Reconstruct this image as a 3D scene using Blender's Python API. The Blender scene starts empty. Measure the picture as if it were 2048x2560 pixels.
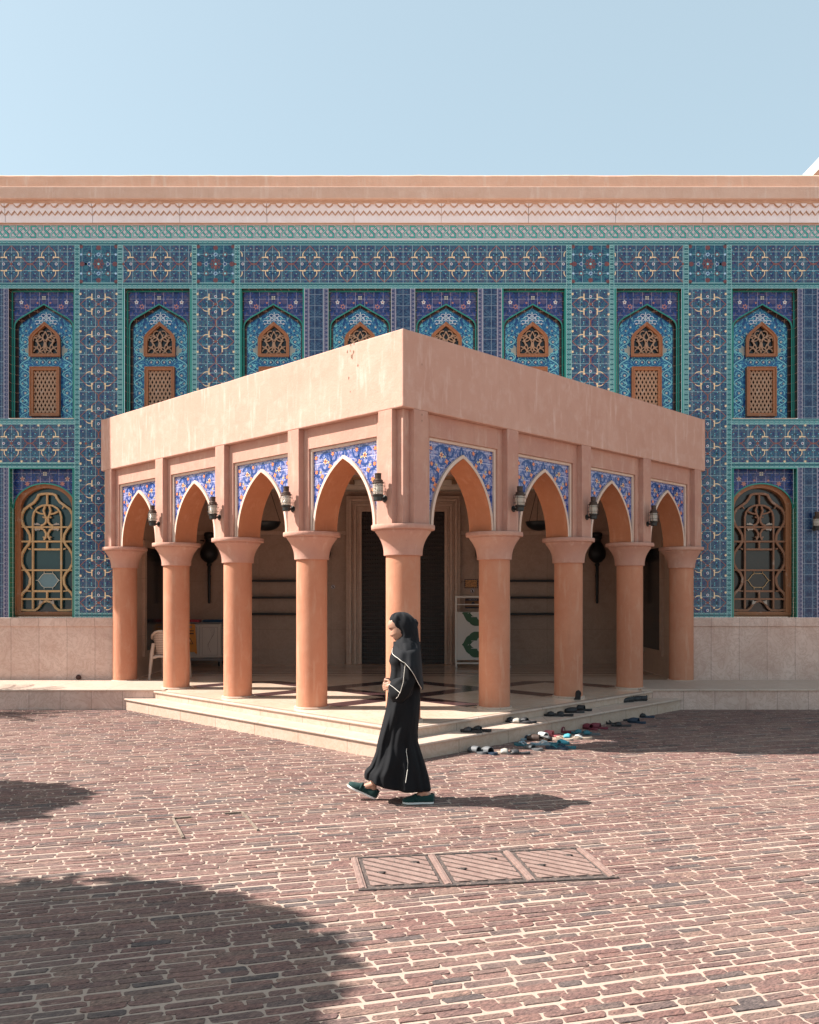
import bpy, bmesh, math, random
import numpy as np
from mathutils import Vector, Matrix, noise as mnoise
R = math.radians
rnd = random.Random(7)
scene = bpy.context.scene
# ------------------------------------------------------------------ camera, light, exposure
FPX, CX, HY, CAMH = 2191.0, 1008.0, 1487.0, 1.75       # focal length, principal column, horizon row (photo pixels), eye height
cam_d = bpy.data.cameras.new('camera'); cam = bpy.data.objects.new('camera', cam_d)
scene.collection.objects.link(cam); scene.camera = cam
cam.location = (0, 0, CAMH); cam.rotation_euler = (R(90), 0, 0)
cam_d.sensor_fit = 'HORIZONTAL'; cam_d.sensor_width = 36.0
cam_d.lens = 36.0 * FPX / 2048.0
cam_d.shift_x = (1024 - CX) / 2048.0; cam_d.shift_y = (HY - 1280) / 2048.0
cam_d.clip_start = 0.05; cam_d.clip_end = 3000
SUN_EL, SUN_AZ = R(46.1), R(1.5)                        # sun stands to the left, a few degrees beyond the facade line
sv = Vector((-math.cos(SUN_EL)*math.cos(SUN_AZ), math.cos(SUN_EL)*math.sin(SUN_AZ), math.sin(SUN_EL)))
sl = bpy.data.lights.new('sun', 'SUN'); sl.energy = 5.0; sl.angle = R(0.5); sl.color = (1.0, 0.93, 0.87)
so = bpy.data.objects.new('sun', sl); scene.collection.objects.link(so)
so.rotation_euler = sv.to_track_quat('Z', 'Y').to_euler(); so.location = (-12, 6, 14)
world = bpy.data.worlds.new('World'); scene.world = world; world.use_nodes = True
wn = world.node_tree; wn.nodes.clear()
sky = wn.nodes.new('ShaderNodeTexSky'); sky.sky_type = 'NISHITA'; sky.sun_disc = False
sky.sun_elevation = SUN_EL; sky.sun_rotation = R(-90) + SUN_AZ
sky.air_density = 1.0; sky.dust_density = 2.0; sky.ozone_density = 0.6; sky.altitude = 0
bg = wn.nodes.new('ShaderNodeBackground'); bg.inputs['Strength'].default_value = 0.103
wo = wn.nodes.new('ShaderNodeOutputWorld')
hs = wn.nodes.new('ShaderNodeMix'); hs.data_type = 'RGBA'; hs.blend_type = 'MULTIPLY'; hs.inputs[0].default_value = 1.0
hs.inputs[7].default_value = (1.12, 1.13, 0.97, 1)      # desert haze takes the violet out of the sky
hz = wn.nodes.new('ShaderNodeMix'); hz.data_type = 'RGBA'; hz.inputs[0].default_value = 0.62
hz.inputs[7].default_value = (2.45, 3.08, 3.38, 1)        # even pale humidity haze over the clear sky model
wn.links.new(sky.outputs[0], hs.inputs[6]); wn.links.new(hs.outputs[2], hz.inputs[6]); wn.links.new(hz.outputs[2], bg.inputs[0]); wn.links.new(bg.outputs[0], wo.inputs[0])
vs = scene.view_settings; vs.view_transform = 'Standard'; vs.look = 'None'; vs.exposure = 1.27; vs.gamma = 1.0
vs.use_curve_mapping = False

# ------------------------------------------------------------------ helpers
def link(o): scene.collection.objects.link(o); return o
def tag(o, label=None, cat=None, group=None, kind=None):
    if label: o['label'] = label
    if cat: o['category'] = cat
    if group: o['group'] = group
    if kind: o['kind'] = kind
    return o
def empty(name, loc, rz=0.0, parent=None):
    o = bpy.data.objects.new(name, None); link(o); o.location = loc; o.rotation_euler = (0, 0, rz)
    o.empty_display_size = 0.2
    if parent: o.parent = parent
    return o
def px(x, y, z=0.0):
    """photo pixel + known height -> world point on that horizontal plane"""
    D = (CAMH - z) * FPX / (y - HY); return ((x - CX) * D / FPX, D, z)

class MB:
    def __init__(s): s.v = []; s.f = []; s.m = []
    def add(s, vs_, fs, m=0):
        b = len(s.v); s.v.extend([tuple(p) for p in vs_])
        for f in fs: s.f.append(tuple(b + i for i in f)); s.m.append(m)
    def poly(s, pts, m=0): s.add(pts, [tuple(range(len(pts)))], m)
    def box(s, x0, x1, y0, y1, z0, z1, m=0):
        s.add([(x0,y0,z0),(x1,y0,z0),(x1,y1,z0),(x0,y1,z0),(x0,y0,z1),(x1,y0,z1),(x1,y1,z1),(x0,y1,z1)],
              [(0,3,2,1),(4,5,6,7),(0,1,5,4),(1,2,6,5),(2,3,7,6),(3,0,4,7)], m)
    def prism_xz(s, P, y0, y1, m=0, back=True):      # P counter-clockwise seen from -Y
        n = len(P); vs_ = [(x,y0,z) for x,z in P] + [(x,y1,z) for x,z in P]
        fs = [tuple(range(n))] + ([tuple(range(2*n-1, n-1, -1))] if back else [])
        fs += [(i, i+n, (i+1)%n+n, (i+1)%n) for i in range(n)]
        s.add(vs_, fs, m)
    def prism_xy(s, P, z0, z1, m=0):                 # P counter-clockwise from above
        n = len(P); vs_ = [(x,y,z0) for x,y in P] + [(x,y,z1) for x,y in P]
        s.add(vs_, [tuple(range(n-1,-1,-1)), tuple(range(n,2*n))] + [(i,(i+1)%n,(i+1)%n+n,i+n) for i in range(n)], m)
    def lathe(s, prof, cx=0, cy=0, n=32, m=0, axis='z'):
        vs_ = []
        for r, z in prof:
            for k in range(n):
                a = 2*math.pi*k/n; vs_.append((cx + r*math.cos(a), cy + r*math.sin(a), z))
        fs = []
        for j in range(len(prof)-1):
            for k in range(n):
                fs.append((j*n+k, j*n+(k+1)%n, (j+1)*n+(k+1)%n, (j+1)*n+k))
        if prof[0][0] > 1e-4: fs.append(tuple(range(n-1,-1,-1)))
        if prof[-1][0] > 1e-4: fs.append(tuple(range((len(prof)-1)*n, len(prof)*n)))
        s.add(vs_, fs, m)
    def tube(s, pts, r, n=6, m=0, closed=False, flat=None, upv=None):
        pts = [Vector(p) for p in pts]; N = len(pts); vs_ = []
        rr = [float(q_) for q_ in r] if isinstance(r, (list, tuple)) else [float(r)]*N
        up0 = Vector((0,0,1))
        for i, p in enumerate(pts):
            if closed: t = pts[(i+1)%N] - pts[i-1]
            else: t = pts[min(i+1,N-1)] - pts[max(i-1,0)]
            if t.length < 1e-9: t = Vector((0,0,1))
            t.normalize(); up = Vector(upv) if upv else (up0 if abs(t.dot(up0)) < 0.95 else Vector((0,1,0)))
            a = t.cross(up).normalized(); b = a.cross(t).normalized()
            for k in range(n):
                an = 2*math.pi*k/n; ca, sa = math.cos(an), math.sin(an)
                q = p + rr[i]*(a*ca + b*sa)
                vs_.append(q)
        fs = []
        for i in range(N if closed else N-1):
            j = (i+1)%N
            for k in range(n): fs.append((i*n+k, i*n+(k+1)%n, j*n+(k+1)%n, j*n+k))
        if not closed: fs += [tuple(range(n-1,-1,-1)), tuple(range((N-1)*n, N*n))]
        s.add(vs_, fs, m)
    def strip_xz(s, pts, w, y, m=0, closed=False):   # flat ribbon facing -Y along a polyline in x,z with mitred corners
        N = len(pts); P = [Vector((p[0], p[1])) for p in pts]; L = []; Q = []
        for i in range(N):
            a = P[i-1] if (i > 0 or closed) else None; b = P[(i+1)%N] if (i < N-1 or closed) else None
            d1 = (P[i]-a).normalized() if a is not None else (b-P[i]).normalized()
            d2 = (b-P[i]).normalized() if b is not None else d1
            t = (d1+d2); t = t.normalized() if t.length > 1e-6 else d1
            nrm = Vector((-t.y, t.x)); c = max(0.45, nrm.dot(Vector((-d1.y, d1.x))))
            L.append(P[i]+nrm*(w/2/c)); Q.append(P[i]-nrm*(w/2/c))
        vs_ = [(p.x,y,p.y) for p in L] + [(p.x,y,p.y) for p in Q]
        s.add(vs_, [(i, i+N, (i+1)%N+N, (i+1)%N) for i in range(N if closed else N-1)], m)
    def bar_xz(s, pts, w, y0, y1, m=0, closed=False): # solid moulding along a polyline in x,z
        t = MB(); t.strip_xz(pts, w, y0, m, closed); n = len(pts); A = t.v[:n]; B = t.v[n:]
        rng = range(n if closed else n-1)
        vs_ = A + B + [(p[0],y1,p[2]) for p in A] + [(p[0],y1,p[2]) for p in B]
        fs = []
        for i in rng:
            j = (i+1)%n
            fs += [(i, i+n, j+n, j), (i, j, j+2*n, i+2*n), (i+n, i+3*n, j+3*n, j+n), (i+2*n, j+2*n, j+3*n, i+3*n)]
        if not closed: fs += [(0,2*n,3*n,n),(n-1,2*n-1,4*n-1,3*n-1)]
        s.add(vs_, fs, m)
    def disc_xz(s, cx, cz, r, y, n=10, m=0, rz=None):
        s.poly([(cx + r*math.cos(-2*math.pi*k/n), y, cz + (rz or r)*math.sin(-2*math.pi*k/n)) for k in range(n)][::-1], m)
    def flower_xz(s, cx, cz, r, y, m=0, petals=5, a0=0.3):
        P = []
        for k in range(petals*4):
            a = a0 + 2*math.pi*k/(petals*4); q = r*(0.72 + 0.28*math.cos(petals*(a-a0)))
            P.append((cx+q*math.cos(a), y, cz+q*math.sin(a)))
        s.poly(P, m)
    def grid(s, rows, m=0, closed=False):            # loft through rows of points
        n = len(rows[0]); vs_ = [p for r_ in rows for p in r_]; fs = []
        for j in range(len(rows)-1):
            for k in range(n if closed else n-1):
                fs.append((j*n+k, j*n+(k+1)%n, (j+1)*n+(k+1)%n, (j+1)*n+k))
        s.add(vs_, fs, m)
    def xform(s, M): s.v = [tuple(M @ Vector(p)) for p in s.v]; return s
    def build(s, name, mats, parent=None, smooth=False, loc=(0,0,0), rot=(0,0,0), bevel=0, fix=False, solid=0):
        me = bpy.data.meshes.new(name); me.from_pydata(s.v, [], s.f)
        mats = mats if isinstance(mats, (list, tuple)) else [mats]
        for m_ in mats: me.materials.append(m_)
        me.polygons.foreach_set('material_index', s.m)
        if fix:
            b = bmesh.new(); b.from_mesh(me); bmesh.ops.remove_doubles(b, verts=b.verts, dist=1e-5)
            bmesh.ops.recalc_face_normals(b, faces=b.faces); b.to_mesh(me); b.free()
        if smooth:
            me.polygons.foreach_set('use_smooth', [True]*len(me.polygons))
            if smooth != 'all':
                me.set_sharp_from_angle(angle=R(smooth if not isinstance(smooth, bool) else 40))
        me.update()
        o = bpy.data.objects.new(name, me); link(o); o.location = loc; o.rotation_euler = rot
        if parent: o.parent = parent
        if solid:
            md = o.modifiers.new('thickness', 'SOLIDIFY'); md.thickness = solid; md.offset = 0
        if bevel:
            md = o.modifiers.new('edges', 'BEVEL'); md.width = bevel; md.segments = 2; md.limit_method = 'ANGLE'; md.angle_limit = R(40)
        return o
def copy_tree(o, loc=None, parent=None, rz=None):
    c = o.copy(); link(c)
    if parent: c.parent = parent
    if loc is not None: c.location = loc
    if rz is not None: c.rotation_euler = (c.rotation_euler[0], c.rotation_euler[1], rz)
    for ch in list(o.children): 
        d = copy_tree(ch, None, c); d.matrix_parent_inverse = ch.matrix_parent_inverse.copy()
    return c

# ------------------------------------------------------------------ material node helper
class G:
    def __init__(s, name):
        s.mat = bpy.data.materials.new(name); s.mat.use_nodes = True; s.t = s.mat.node_tree; s.t.nodes.clear()
        s.out = s.t.nodes.new('ShaderNodeOutputMaterial'); s.b = s.t.nodes.new('ShaderNodeBsdfPrincipled')
        s.t.links.new(s.b.outputs[0], s.out.inputs[0]); s._c = None
    def set(s, sock, v):
        if hasattr(v, 'is_output') or isinstance(v, bpy.types.NodeSocket): s.t.links.new(v, sock)
        elif isinstance(v, (tuple, list)) and len(v) == 3 and sock.type == 'RGBA': sock.default_value = (*v, 1)
        else: sock.default_value = v
    def P(s, **k):
        names = dict(color='Base Color', rough='Roughness', metal='Metallic', spec='Specular IOR Level', trans='Transmission Weight',
                     ior='IOR', coat='Coat Weight', coatr='Coat Roughness', sheen='Sheen Weight', alpha='Alpha', normal='Normal',
                     emit='Emission Color', emits='Emission Strength')
        for a, v in k.items(): s.set(s.b.inputs[names[a]], v)
        return s
    def n(s, t, **kw):
        nd = s.t.nodes.new(t)
        for k, v in kw.items(): setattr(nd, k, v)
        return nd
    @property
    def co(s):
        if s._c is None: s._c = s.n('ShaderNodeTexCoord').outputs['Object']
        return s._c
    def sep(s, v=None):
        nd = s.n('ShaderNodeSeparateXYZ'); s.set(nd.inputs[0], v if v is not None else s.co); return nd.outputs[0], nd.outputs[1], nd.outputs[2]
    def comb(s, x, y, z=0.0):
        nd = s.n('ShaderNodeCombineXYZ'); s.set(nd.inputs[0], x); s.set(nd.inputs[1], y); s.set(nd.inputs[2], z); return nd.outputs[0]
    def m(s, op, a, b=0.0, c=0.0, clamp=False):
        nd = s.n('ShaderNodeMath', operation=op, use_clamp=clamp); s.set(nd.inputs[0], a); s.set(nd.inputs[1], b); s.set(nd.inputs[2], c); return nd.outputs[0]
    def vm(s, op, a, b=(0,0,0), sc=None):
        nd = s.n('ShaderNodeVectorMath', operation=op); s.set(nd.inputs[0], a)
        if op == 'SCALE': s.set(nd.inputs['Scale'], sc)
        else: s.set(nd.inputs[1], b)
        return nd.outputs[0]
    def mix(s, f, a, b, mode='MIX'):
        nd = s.n('ShaderNodeMix', data_type='RGBA', blend_type=mode); s.set(nd.inputs[0], f)
        for k, v in ((6, a), (7, b)):
            nd.inputs[k].default_value = (0,0,0,1); s.set(nd.inputs[k], v)
        return nd.outputs[2]
    def noise(s, vec=None, scale=5, detail=3, rough=0.55, dist=0.0, out=0):
        nd = s.n('ShaderNodeTexNoise'); s.set(nd.inputs['Vector'], vec if vec is not None else s.co)
        nd.inputs['Scale'].default_value = scale; nd.inputs['Detail'].default_value = detail
        nd.inputs['Roughness'].default_value = rough; nd.inputs['Distortion'].default_value = dist
        return nd.outputs[out]
    def vor(s, vec=None, scale=5, feature='F1', out='Distance', rand=1.0):
        nd = s.n('ShaderNodeTexVoronoi', feature=feature); s.set(nd.inputs['Vector'], vec if vec is not None else s.co)
        nd.inputs['Scale'].default_value = scale; nd.inputs['Randomness'].default_value = rand; return nd.outputs[out]
    def ramp(s, f, stops, interp='LINEAR'):
        nd = s.n('ShaderNodeValToRGB'); cr = nd.color_ramp; cr.interpolation = interp
        while len(cr.elements) < len(stops): cr.elements.new(0.5)
        for e, (p, c) in zip(cr.elements, stops):
            e.position = p; e.color = (*c, 1) if len(c) == 3 else c
        s.set(nd.inputs[0], f); return nd.outputs[0]
    def rng(s, f, a, b, c=0.0, d=1.0):
        nd = s.n('ShaderNodeMapRange'); s.set(nd.inputs[0], f); s.set(nd.inputs[1], a); s.set(nd.inputs[2], b); s.set(nd.inputs[3], c); s.set(nd.inputs[4], d); return nd.outputs[0]
    def bump(s, h, strength=0.3, dist=0.01):
        nd = s.n('ShaderNodeBump'); nd.inputs['Strength'].default_value = strength; nd.inputs['Distance'].default_value = dist
        s.set(nd.inputs['Height'], h); s.t.links.new(nd.outputs[0], s.b.inputs['Normal']); return s
    def lines(s, coord, period, w, off=0.0):          # 1 on a joint line of width w repeating with period
        a = s.m('ADD', coord, off + 1000*period); f = s.m('PINGPONG', a, period/2)
        return s.m('LESS_THAN', f, w/2)
def c8(r, g, b):
    f = lambda u: (u/255/12.92) if u/255 <= 0.04045 else ((u/255+0.055)/1.055)**2.4
    return (f(r), f(g), f(b))

def plain(name, color, rough=0.6, metal=0.0, var=0.12, scale=8, bump=0.0, **kw):
    g = G(name); nf = g.noise(scale=scale, detail=4)
    g.P(color=g.mix(nf, tuple(x*(1-var) for x in color), tuple(min(1, x*(1+var)) for x in color)), rough=rough, metal=metal, **kw)
    if bump: g.bump(g.noise(scale=scale*8, detail=3), bump, 0.01)
    return g.mat

def plaster(name, base, pale, dark, streak=True, seed=0.0):
    g = G(name); off = g.vm('ADD', g.co, (seed, seed*2.1, 0))
    x, y, z = g.sep(off)
    big = g.noise(off, 1.6, 5, 0.62, 0.6); mid = g.noise(off, 6, 6, 0.65, 0.3)
    sv_ = g.comb(g.m('MULTIPLY', x, 5.0), g.m('MULTIPLY', y, 5.0), g.m('MULTIPLY', z, 0.8))
    st = g.noise(sv_, 2.2, 4, 0.6)
    c = g.mix(g.rng(big, 0.25, 0.75), dark, base)
    c = g.mix(g.m('MULTIPLY', g.rng(mid, 0.5, 0.78), 0.38), c, pale)
    if streak:
        c = g.mix(g.m('MULTIPLY', g.rng(st, 0.56, 0.8), 0.85), c, pale)
        c = g.mix(g.m('MULTIPLY', g.rng(st, 0.42, 0.25), 0.25), c, tuple(q*0.8 for q in dark))
    sp = g.vor(off, 9, 'F1'); c = g.mix(g.m('MULTIPLY', g.m('LESS_THAN', sp, 0.035), 0.6), c, tuple(q*0.4 for q in dark))
    g.P(color=c, rough=0.88, spec=0.2)
    h = g.m('ADD', g.m('MULTIPLY', g.noise(off, 45, 4, 0.6), 0.6), g.m('MULTIPLY', g.noise(off, 7, 3), 1.2))
    g.bump(h, 0.35, 0.012); return g.mat

def marble(name, a, b, vein, rough=0.35, jx=None, jz=None, jcol=None, pits=True, axis='xz', seed=0, coat=0.0):
    g = G(name); off = g.vm('ADD', g.co, (seed, seed, seed))
    w = g.noise(off, 1.3, 6, 0.65, 1.5); v = g.noise(off, 3.5, 8, 0.7, 2.2)
    c = g.mix(g.rng(w, 0.35, 0.7), a, b)
    ve = g.m('ABSOLUTE', g.m('SUBTRACT', v, 0.5)); c = g.mix(g.m('MULTIPLY', g.rng(ve, 0.05, 0.0), 0.45), c, vein)
    if pits:
        pt = g.noise(off, 38, 3, 0.7); msk = g.m('MULTIPLY', g.rng(pt, 0.62, 0.72), g.rng(w, 0.42, 0.6))
        c = g.mix(g.m('MULTIPLY', msk, 0.55), c, tuple(q*0.45 for q in vein))
    x, y, z = g.sep(); u = x; t = z if axis == 'xz' else y
    if jx:
        cell = g.m('FLOOR', g.m('DIVIDE', g.m('ADD', u, 1000*jx), jx))
        wn_ = g.n('ShaderNodeTexWhiteNoise', noise_dimensions='1D'); g.set(wn_.inputs['W'], cell)
        c = g.mix(g.m('MULTIPLY', wn_.outputs[0], 0.22), c, tuple(q*0.7 for q in a))
        c = g.mix(g.m('MULTIPLY', g.lines(u, jx, 0.007), 0.65), c, jcol or tuple(q*0.4 for q in vein))
    if jz: c = g.mix(g.m('MULTIPLY', g.lines(t, jz, 0.007), 0.65), c, jcol or tuple(q*0.4 for q in vein))
    g.P(color=c, rough=rough, spec=0.4, coat=coat); g.bump(g.noise(off, 30, 3), 0.08, 0.006); return g.mat

def tilemat(name, stops, scale, period, tile, grout, warp=0.35, flecks=None, fleck_t=0.1, per_z=None, seed=0.0, tone=0.18, gw=0.006, rough=0.22, line=None, lw=0.03, lscale=None, toff=(0,0)):
    """glazed tiles with a mirrored arabesque: stepped noise bands, contour lines, flecks, grout, tone per tile"""
    g = G(name); x, y, z = g.sep()
    u = g.m('PINGPONG', g.m('ADD', x, 200*period), period/2)
    v = g.m('PINGPONG', g.m('ADD', z, 200*(per_z or period)), (per_z or period)/2)
    p = g.comb(g.m('ADD', u, seed), g.m('ADD', v, seed*0.7), 0.0)
    wv = g.noise(p, scale*0.6, 2, 0.5, 0, out=1); wp = g.vm('ADD', p, g.vm('SCALE', g.vm('SUBTRACT', wv, (0.5,0.5,0.5)), sc=warp/scale*4))
    f = g.noise(wp, scale, 3, 0.6, 0.8)
    c = g.ramp(f, stops, 'CONSTANT')
    if line:
        f2 = g.noise(g.vm('ADD', wp, (7.3, 1.1, 0)), lscale or scale*0.8, 1, 0.4, 1.2)
        msk = g.m('LESS_THAN', g.m('PINGPONG', g.m('MULTIPLY', f2, 1.0), 0.11), lw)
        c = g.mix(g.m('MULTIPLY', msk, 0.85), c, line)
    if flecks:
        vd = g.vor(wp, scale*2.2, 'F1'); vc = g.vor(wp, scale*2.2, 'F1', out='Color')
        pick = g.m('GREATER_THAN', g.sep(vc)[0], 0.55)
        c = g.mix(g.m('MULTIPLY', g.m('LESS_THAN', vd, fleck_t), pick), c, flecks)
    if tile:
        tx, tz = tile if isinstance(tile, tuple) else (tile, tile)
        xo = g.m('ADD', x, toff[0]); zo = g.m('ADD', z, toff[1])
        cx_ = g.m('FLOOR', g.m('DIVIDE', xo, tx)); cz_ = g.m('FLOOR', g.m('DIVIDE', zo, tz))
        wn_ = g.n('ShaderNodeTexWhiteNoise', noise_dimensions='2D'); g.set(wn_.inputs['Vector'], g.comb(cx_, cz_))
        tn = g.m('ADD', 1-tone, g.m('MULTIPLY', wn_.outputs[0], 2*tone))
        c = g.mix(1.0, c, g.comb(tn, tn, g.m('ADD', 0.5, g.m('MULTIPLY', tn, 0.5))), 'MULTIPLY')
        gl = g.m('MAXIMUM', g.lines(xo, tx, gw, 0), g.lines(zo, tz, gw, 0))
        c = g.mix(g.m('MULTIPLY', gl, 0.75), c, grout)
    g.P(color=c, rough=rough, spec=0.5)
    g.bump(g.noise(scale=14, detail=2), 0.12, 0.01); return g.mat
# ------------------------------------------------------------------ materials
M_PARAPET = plaster('parapet_plaster', (0.5453,0.3329,0.2617), (0.6453,0.4718,0.4043), (0.4837,0.2728,0.2060))
M_PIER    = plaster('pier_plaster', (0.489,0.282,0.211), (0.564,0.395,0.320), (0.423,0.221,0.174), seed=3.1)
M_COLUMN  = plaster('column_plaster', (0.506,0.241,0.149), (0.534,0.313,0.216), (0.442,0.184,0.109), seed=7.7)
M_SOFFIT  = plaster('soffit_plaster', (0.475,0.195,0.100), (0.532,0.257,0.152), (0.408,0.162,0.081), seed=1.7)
M_TRIM    = plaster('trim_plaster', (0.6512,0.5280,0.4400), (0.7216,0.6336,0.5544), (0.5456,0.3872,0.2992), seed=5.3)
M_CORN1   = plaster('cornice_plaster', (0.7800,0.5000,0.3666), (0.7600,0.6000,0.4982), (0.6600,0.4000,0.2820), seed=9.1)
M_CORN2   = plaster('cornice_grey_plaster', (0.6600,0.4700,0.3760), (0.7000,0.5700,0.4888), (0.5600,0.3700,0.2820), seed=4.4)
M_FRIEZE  = plaster('carved_stone', (0.84,0.78,0.80), (0.86,0.82,0.84), (0.76,0.66,0.63), seed=2.2)
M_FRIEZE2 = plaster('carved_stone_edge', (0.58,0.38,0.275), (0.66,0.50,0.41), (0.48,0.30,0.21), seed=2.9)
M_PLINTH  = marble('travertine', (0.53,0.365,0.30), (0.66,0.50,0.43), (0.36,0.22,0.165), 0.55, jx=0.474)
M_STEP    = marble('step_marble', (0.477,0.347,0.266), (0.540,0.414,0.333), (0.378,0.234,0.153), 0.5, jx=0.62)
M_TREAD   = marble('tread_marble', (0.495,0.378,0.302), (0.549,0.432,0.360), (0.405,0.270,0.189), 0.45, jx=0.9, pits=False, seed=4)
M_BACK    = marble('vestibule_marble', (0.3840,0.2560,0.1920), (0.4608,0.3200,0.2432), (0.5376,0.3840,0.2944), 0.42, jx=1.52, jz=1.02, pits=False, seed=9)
M_MOULD   = marble('door_marble', (0.50,0.35,0.27), (0.58,0.43,0.34), (0.40,0.26,0.19), 0.4, pits=False, seed=12)
M_CEIL    = plain('ceiling_paint', (0.66,0.56,0.47), 0.8)
M_BEAM    = plain('ceiling_timber', (0.40,0.23,0.13), 0.6, var=0.25)
M_TEALB = tilemat('teal_border_tile', [(0,(0.011,0.066,0.094)),(0.40,(0.022,0.165,0.187)),(0.46,(0.055,0.297,0.308)),(0.51,(0.440,0.594,0.583)),(0.56,(0.022,0.077,0.132)),(0.60,(0.033,0.242,0.264)),(0.65,(0.022,0.055,0.132))], 34, 0.085, None, (0.550,0.770,0.770), warp=0.2, per_z=0.085, seed=3.3)
M_TEAL = plain('teal_glaze', (0.02,0.22,0.185), 0.2, var=0.3, scale=5)
M_TEALL = plain('pale_teal_glaze', (0.30,0.56,0.52), 0.2, var=0.15, scale=5)
M_TEALD = plain('teal_strap_glaze', (0.06,0.44,0.37), 0.2, var=0.3, scale=3)
M_NAVY = plain('navy_glaze', (0.012,0.045,0.10), 0.25, var=0.2)
M_KNOTBG = plain('lilac_glaze', (0.60,0.54,0.57), 0.3, var=0.08)
FIGS = [(0,(0.0066,0.0246,0.1148)),(0.39,(0.0107,0.0451,0.1476)),(0.43,(0.0148,0.1230,0.1886)),(0.465,(0.0082,0.0328,0.1148)),(0.495,(0.0205,0.1886,0.2296)),(0.525,(0.0107,0.0451,0.1394)),(0.56,(0.0697,0.0205,0.0492)),(0.59,(0.0164,0.1476,0.1968)),(0.635,(0.0082,0.0287,0.1066))]
M_FIG = tilemat('arabesque_tile', FIGS, 19, 0.632, (0.158,0.158), (0.42,0.60,0.64), warp=0.3, flecks=(0.12,0.30,0.33), fleck_t=0.12, line=(0.15,0.035,0.045), lw=0.014, seed=1.2, toff=(0.0,0.022))
M_MED = tilemat('medallion_tile', [(0,(0.0090,0.0270,0.0990)),(0.42,(0.0135,0.0765,0.1350)),(0.47,(0.0108,0.0315,0.0990)),(0.50,(0.0180,0.1305,0.1800)),(0.56,(0.0315,0.1530,0.1980)),(0.60,(0.0135,0.0450,0.1170))], 17, 0.645, (0.16,0.16), (0.3600,0.5400,0.5940), warp=0.3, flecks=(0.4050,0.5580,0.6120), fleck_t=0.09, seed=6.1)
M_PURP = tilemat('violet_spandrel_tile', [(0,(0.0085,0.0187,0.0935)),(0.46,(0.0127,0.0340,0.1318)),(0.51,(0.0638,0.0527,0.1445)),(0.57,(0.0850,0.0723,0.1573)),(0.62,(0.0102,0.0255,0.1275))], 9, 1.6, (0.158,0.137), (0.4250,0.4250,0.5780), warp=0.5, flecks=(0.2550,0.0510,0.1190), fleck_t=0.14, line=(0.0085,0.0382,0.2550), lw=0.026, lscale=7, seed=2.4, toff=(0.079,0.0))
M_BLUE = tilemat('azure_niche_tile', [(0,(0.005,0.05,0.19)),(0.44,(0.008,0.10,0.28)),(0.52,(0.018,0.17,0.36)),(0.60,(0.006,0.06,0.21))], 11, 1.4, None, (0.3,0.5,0.7), warp=0.6, flecks=(0.45,0.62,0.66), fleck_t=0.13, line=(0.16,0.55,0.62), lw=0.022, lscale=9, seed=8.8)
M_DKT = tilemat('dark_column_tile', [(0,(0.005,0.019,0.068)),(0.45,(0.012,0.037,0.105)),(0.52,(0.062,0.136,0.205)),(0.56,(0.009,0.031,0.093)),(0.64,(0.043,0.019,0.056))], 22, 0.27, (0.136,0.19), (0.236,0.298,0.372), seed=5.0, gw=0.008)
M_VIOB = tilemat('violet_border_tile', [(0,(0.022,0.034,0.105)),(0.47,(0.083,0.083,0.165)),(0.53,(0.255,0.255,0.315)),(0.59,(0.038,0.045,0.128))], 36, 0.07, None, (0.375,0.375,0.450), seed=9.3)
M_LINE = plain('pale_grout', (0.22,0.46,0.46), 0.4)
M_LINEV = plain('lilac_grout', (0.44,0.42,0.50), 0.4)
M_RED = plain('rust_glaze', (0.27,0.075,0.045), 0.3, var=0.3, scale=20)
M_CRM = plain('cream_glaze', (0.80,0.60,0.37), 0.3, var=0.15, scale=12)
M_WHT = plain('white_glaze', (0.66,0.72,0.78), 0.3)
M_CYAN = plain('cyan_glaze', (0.22,0.62,0.70), 0.3, var=0.2)
M_LTBL = plain('pale_blue_glaze', (0.40,0.60,0.78), 0.3)
M_ORG = plain('orange_glaze', (0.72,0.22,0.07), 0.3, var=0.2)
M_MAR = plain('maroon_glaze', (0.16,0.03,0.055), 0.3)
def brickglaze(name, a, b, grout, tx, tz, axis='z'):
    g = G(name); x, y, z = g.sep(); c = g.mix(g.noise(scale=9, detail=3), a, b)
    gl = g.lines(z, tz, 0.006)
    if tx: gl = g.m('MAXIMUM', gl, g.lines(x, tx, 0.006))
    c = g.mix(g.m('MULTIPLY', gl, 0.8), c, grout); g.P(color=c, rough=0.22, spec=0.6); g.bump(g.noise(scale=12), 0.15, 0.01); return g.mat
M_BLACKT = brickglaze('black_brown_glazed_tile', (0.018,0.013,0.014), (0.045,0.028,0.026), (0.42,0.26,0.19), 0.135, 0.155)
M_GREENT = brickglaze('green_glazed_tile', (0.018,0.15,0.095), (0.03,0.24,0.155), (0.32,0.38,0.28), None, 0.085)
def wood(name, a, b, rough=0.5):
    g = G(name); x, y, z = g.sep(); p = g.comb(g.m('MULTIPLY', x, 9), g.m('MULTIPLY', y, 9), g.m('MULTIPLY', z, 1.4))
    f = g.noise(p, 5, 6, 0.7, 0.5); w = g.noise(scale=7, detail=5, rough=0.7)
    c = g.mix(f, a, b); c = g.mix(g.m('MULTIPLY', g.rng(w, 0.58, 0.75), 0.6), c, (0.46,0.38,0.32)); c = g.mix(g.m('MULTIPLY', g.rng(w, 0.36, 0.25), 0.5), c, tuple(q*0.4 for q in a))
    g.P(color=c, rough=rough); g.bump(f, 0.25, 0.006); return g.mat
M_WOOD = wood('stained_wood', (0.20,0.066,0.024), (0.38,0.16,0.066))
M_WOODG = wood('golden_wood', (0.42,0.24,0.10), (0.60,0.39,0.19))
M_WOODB = wood('weathered_brown_wood', (0.26,0.14,0.08), (0.40,0.25,0.16))
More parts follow.
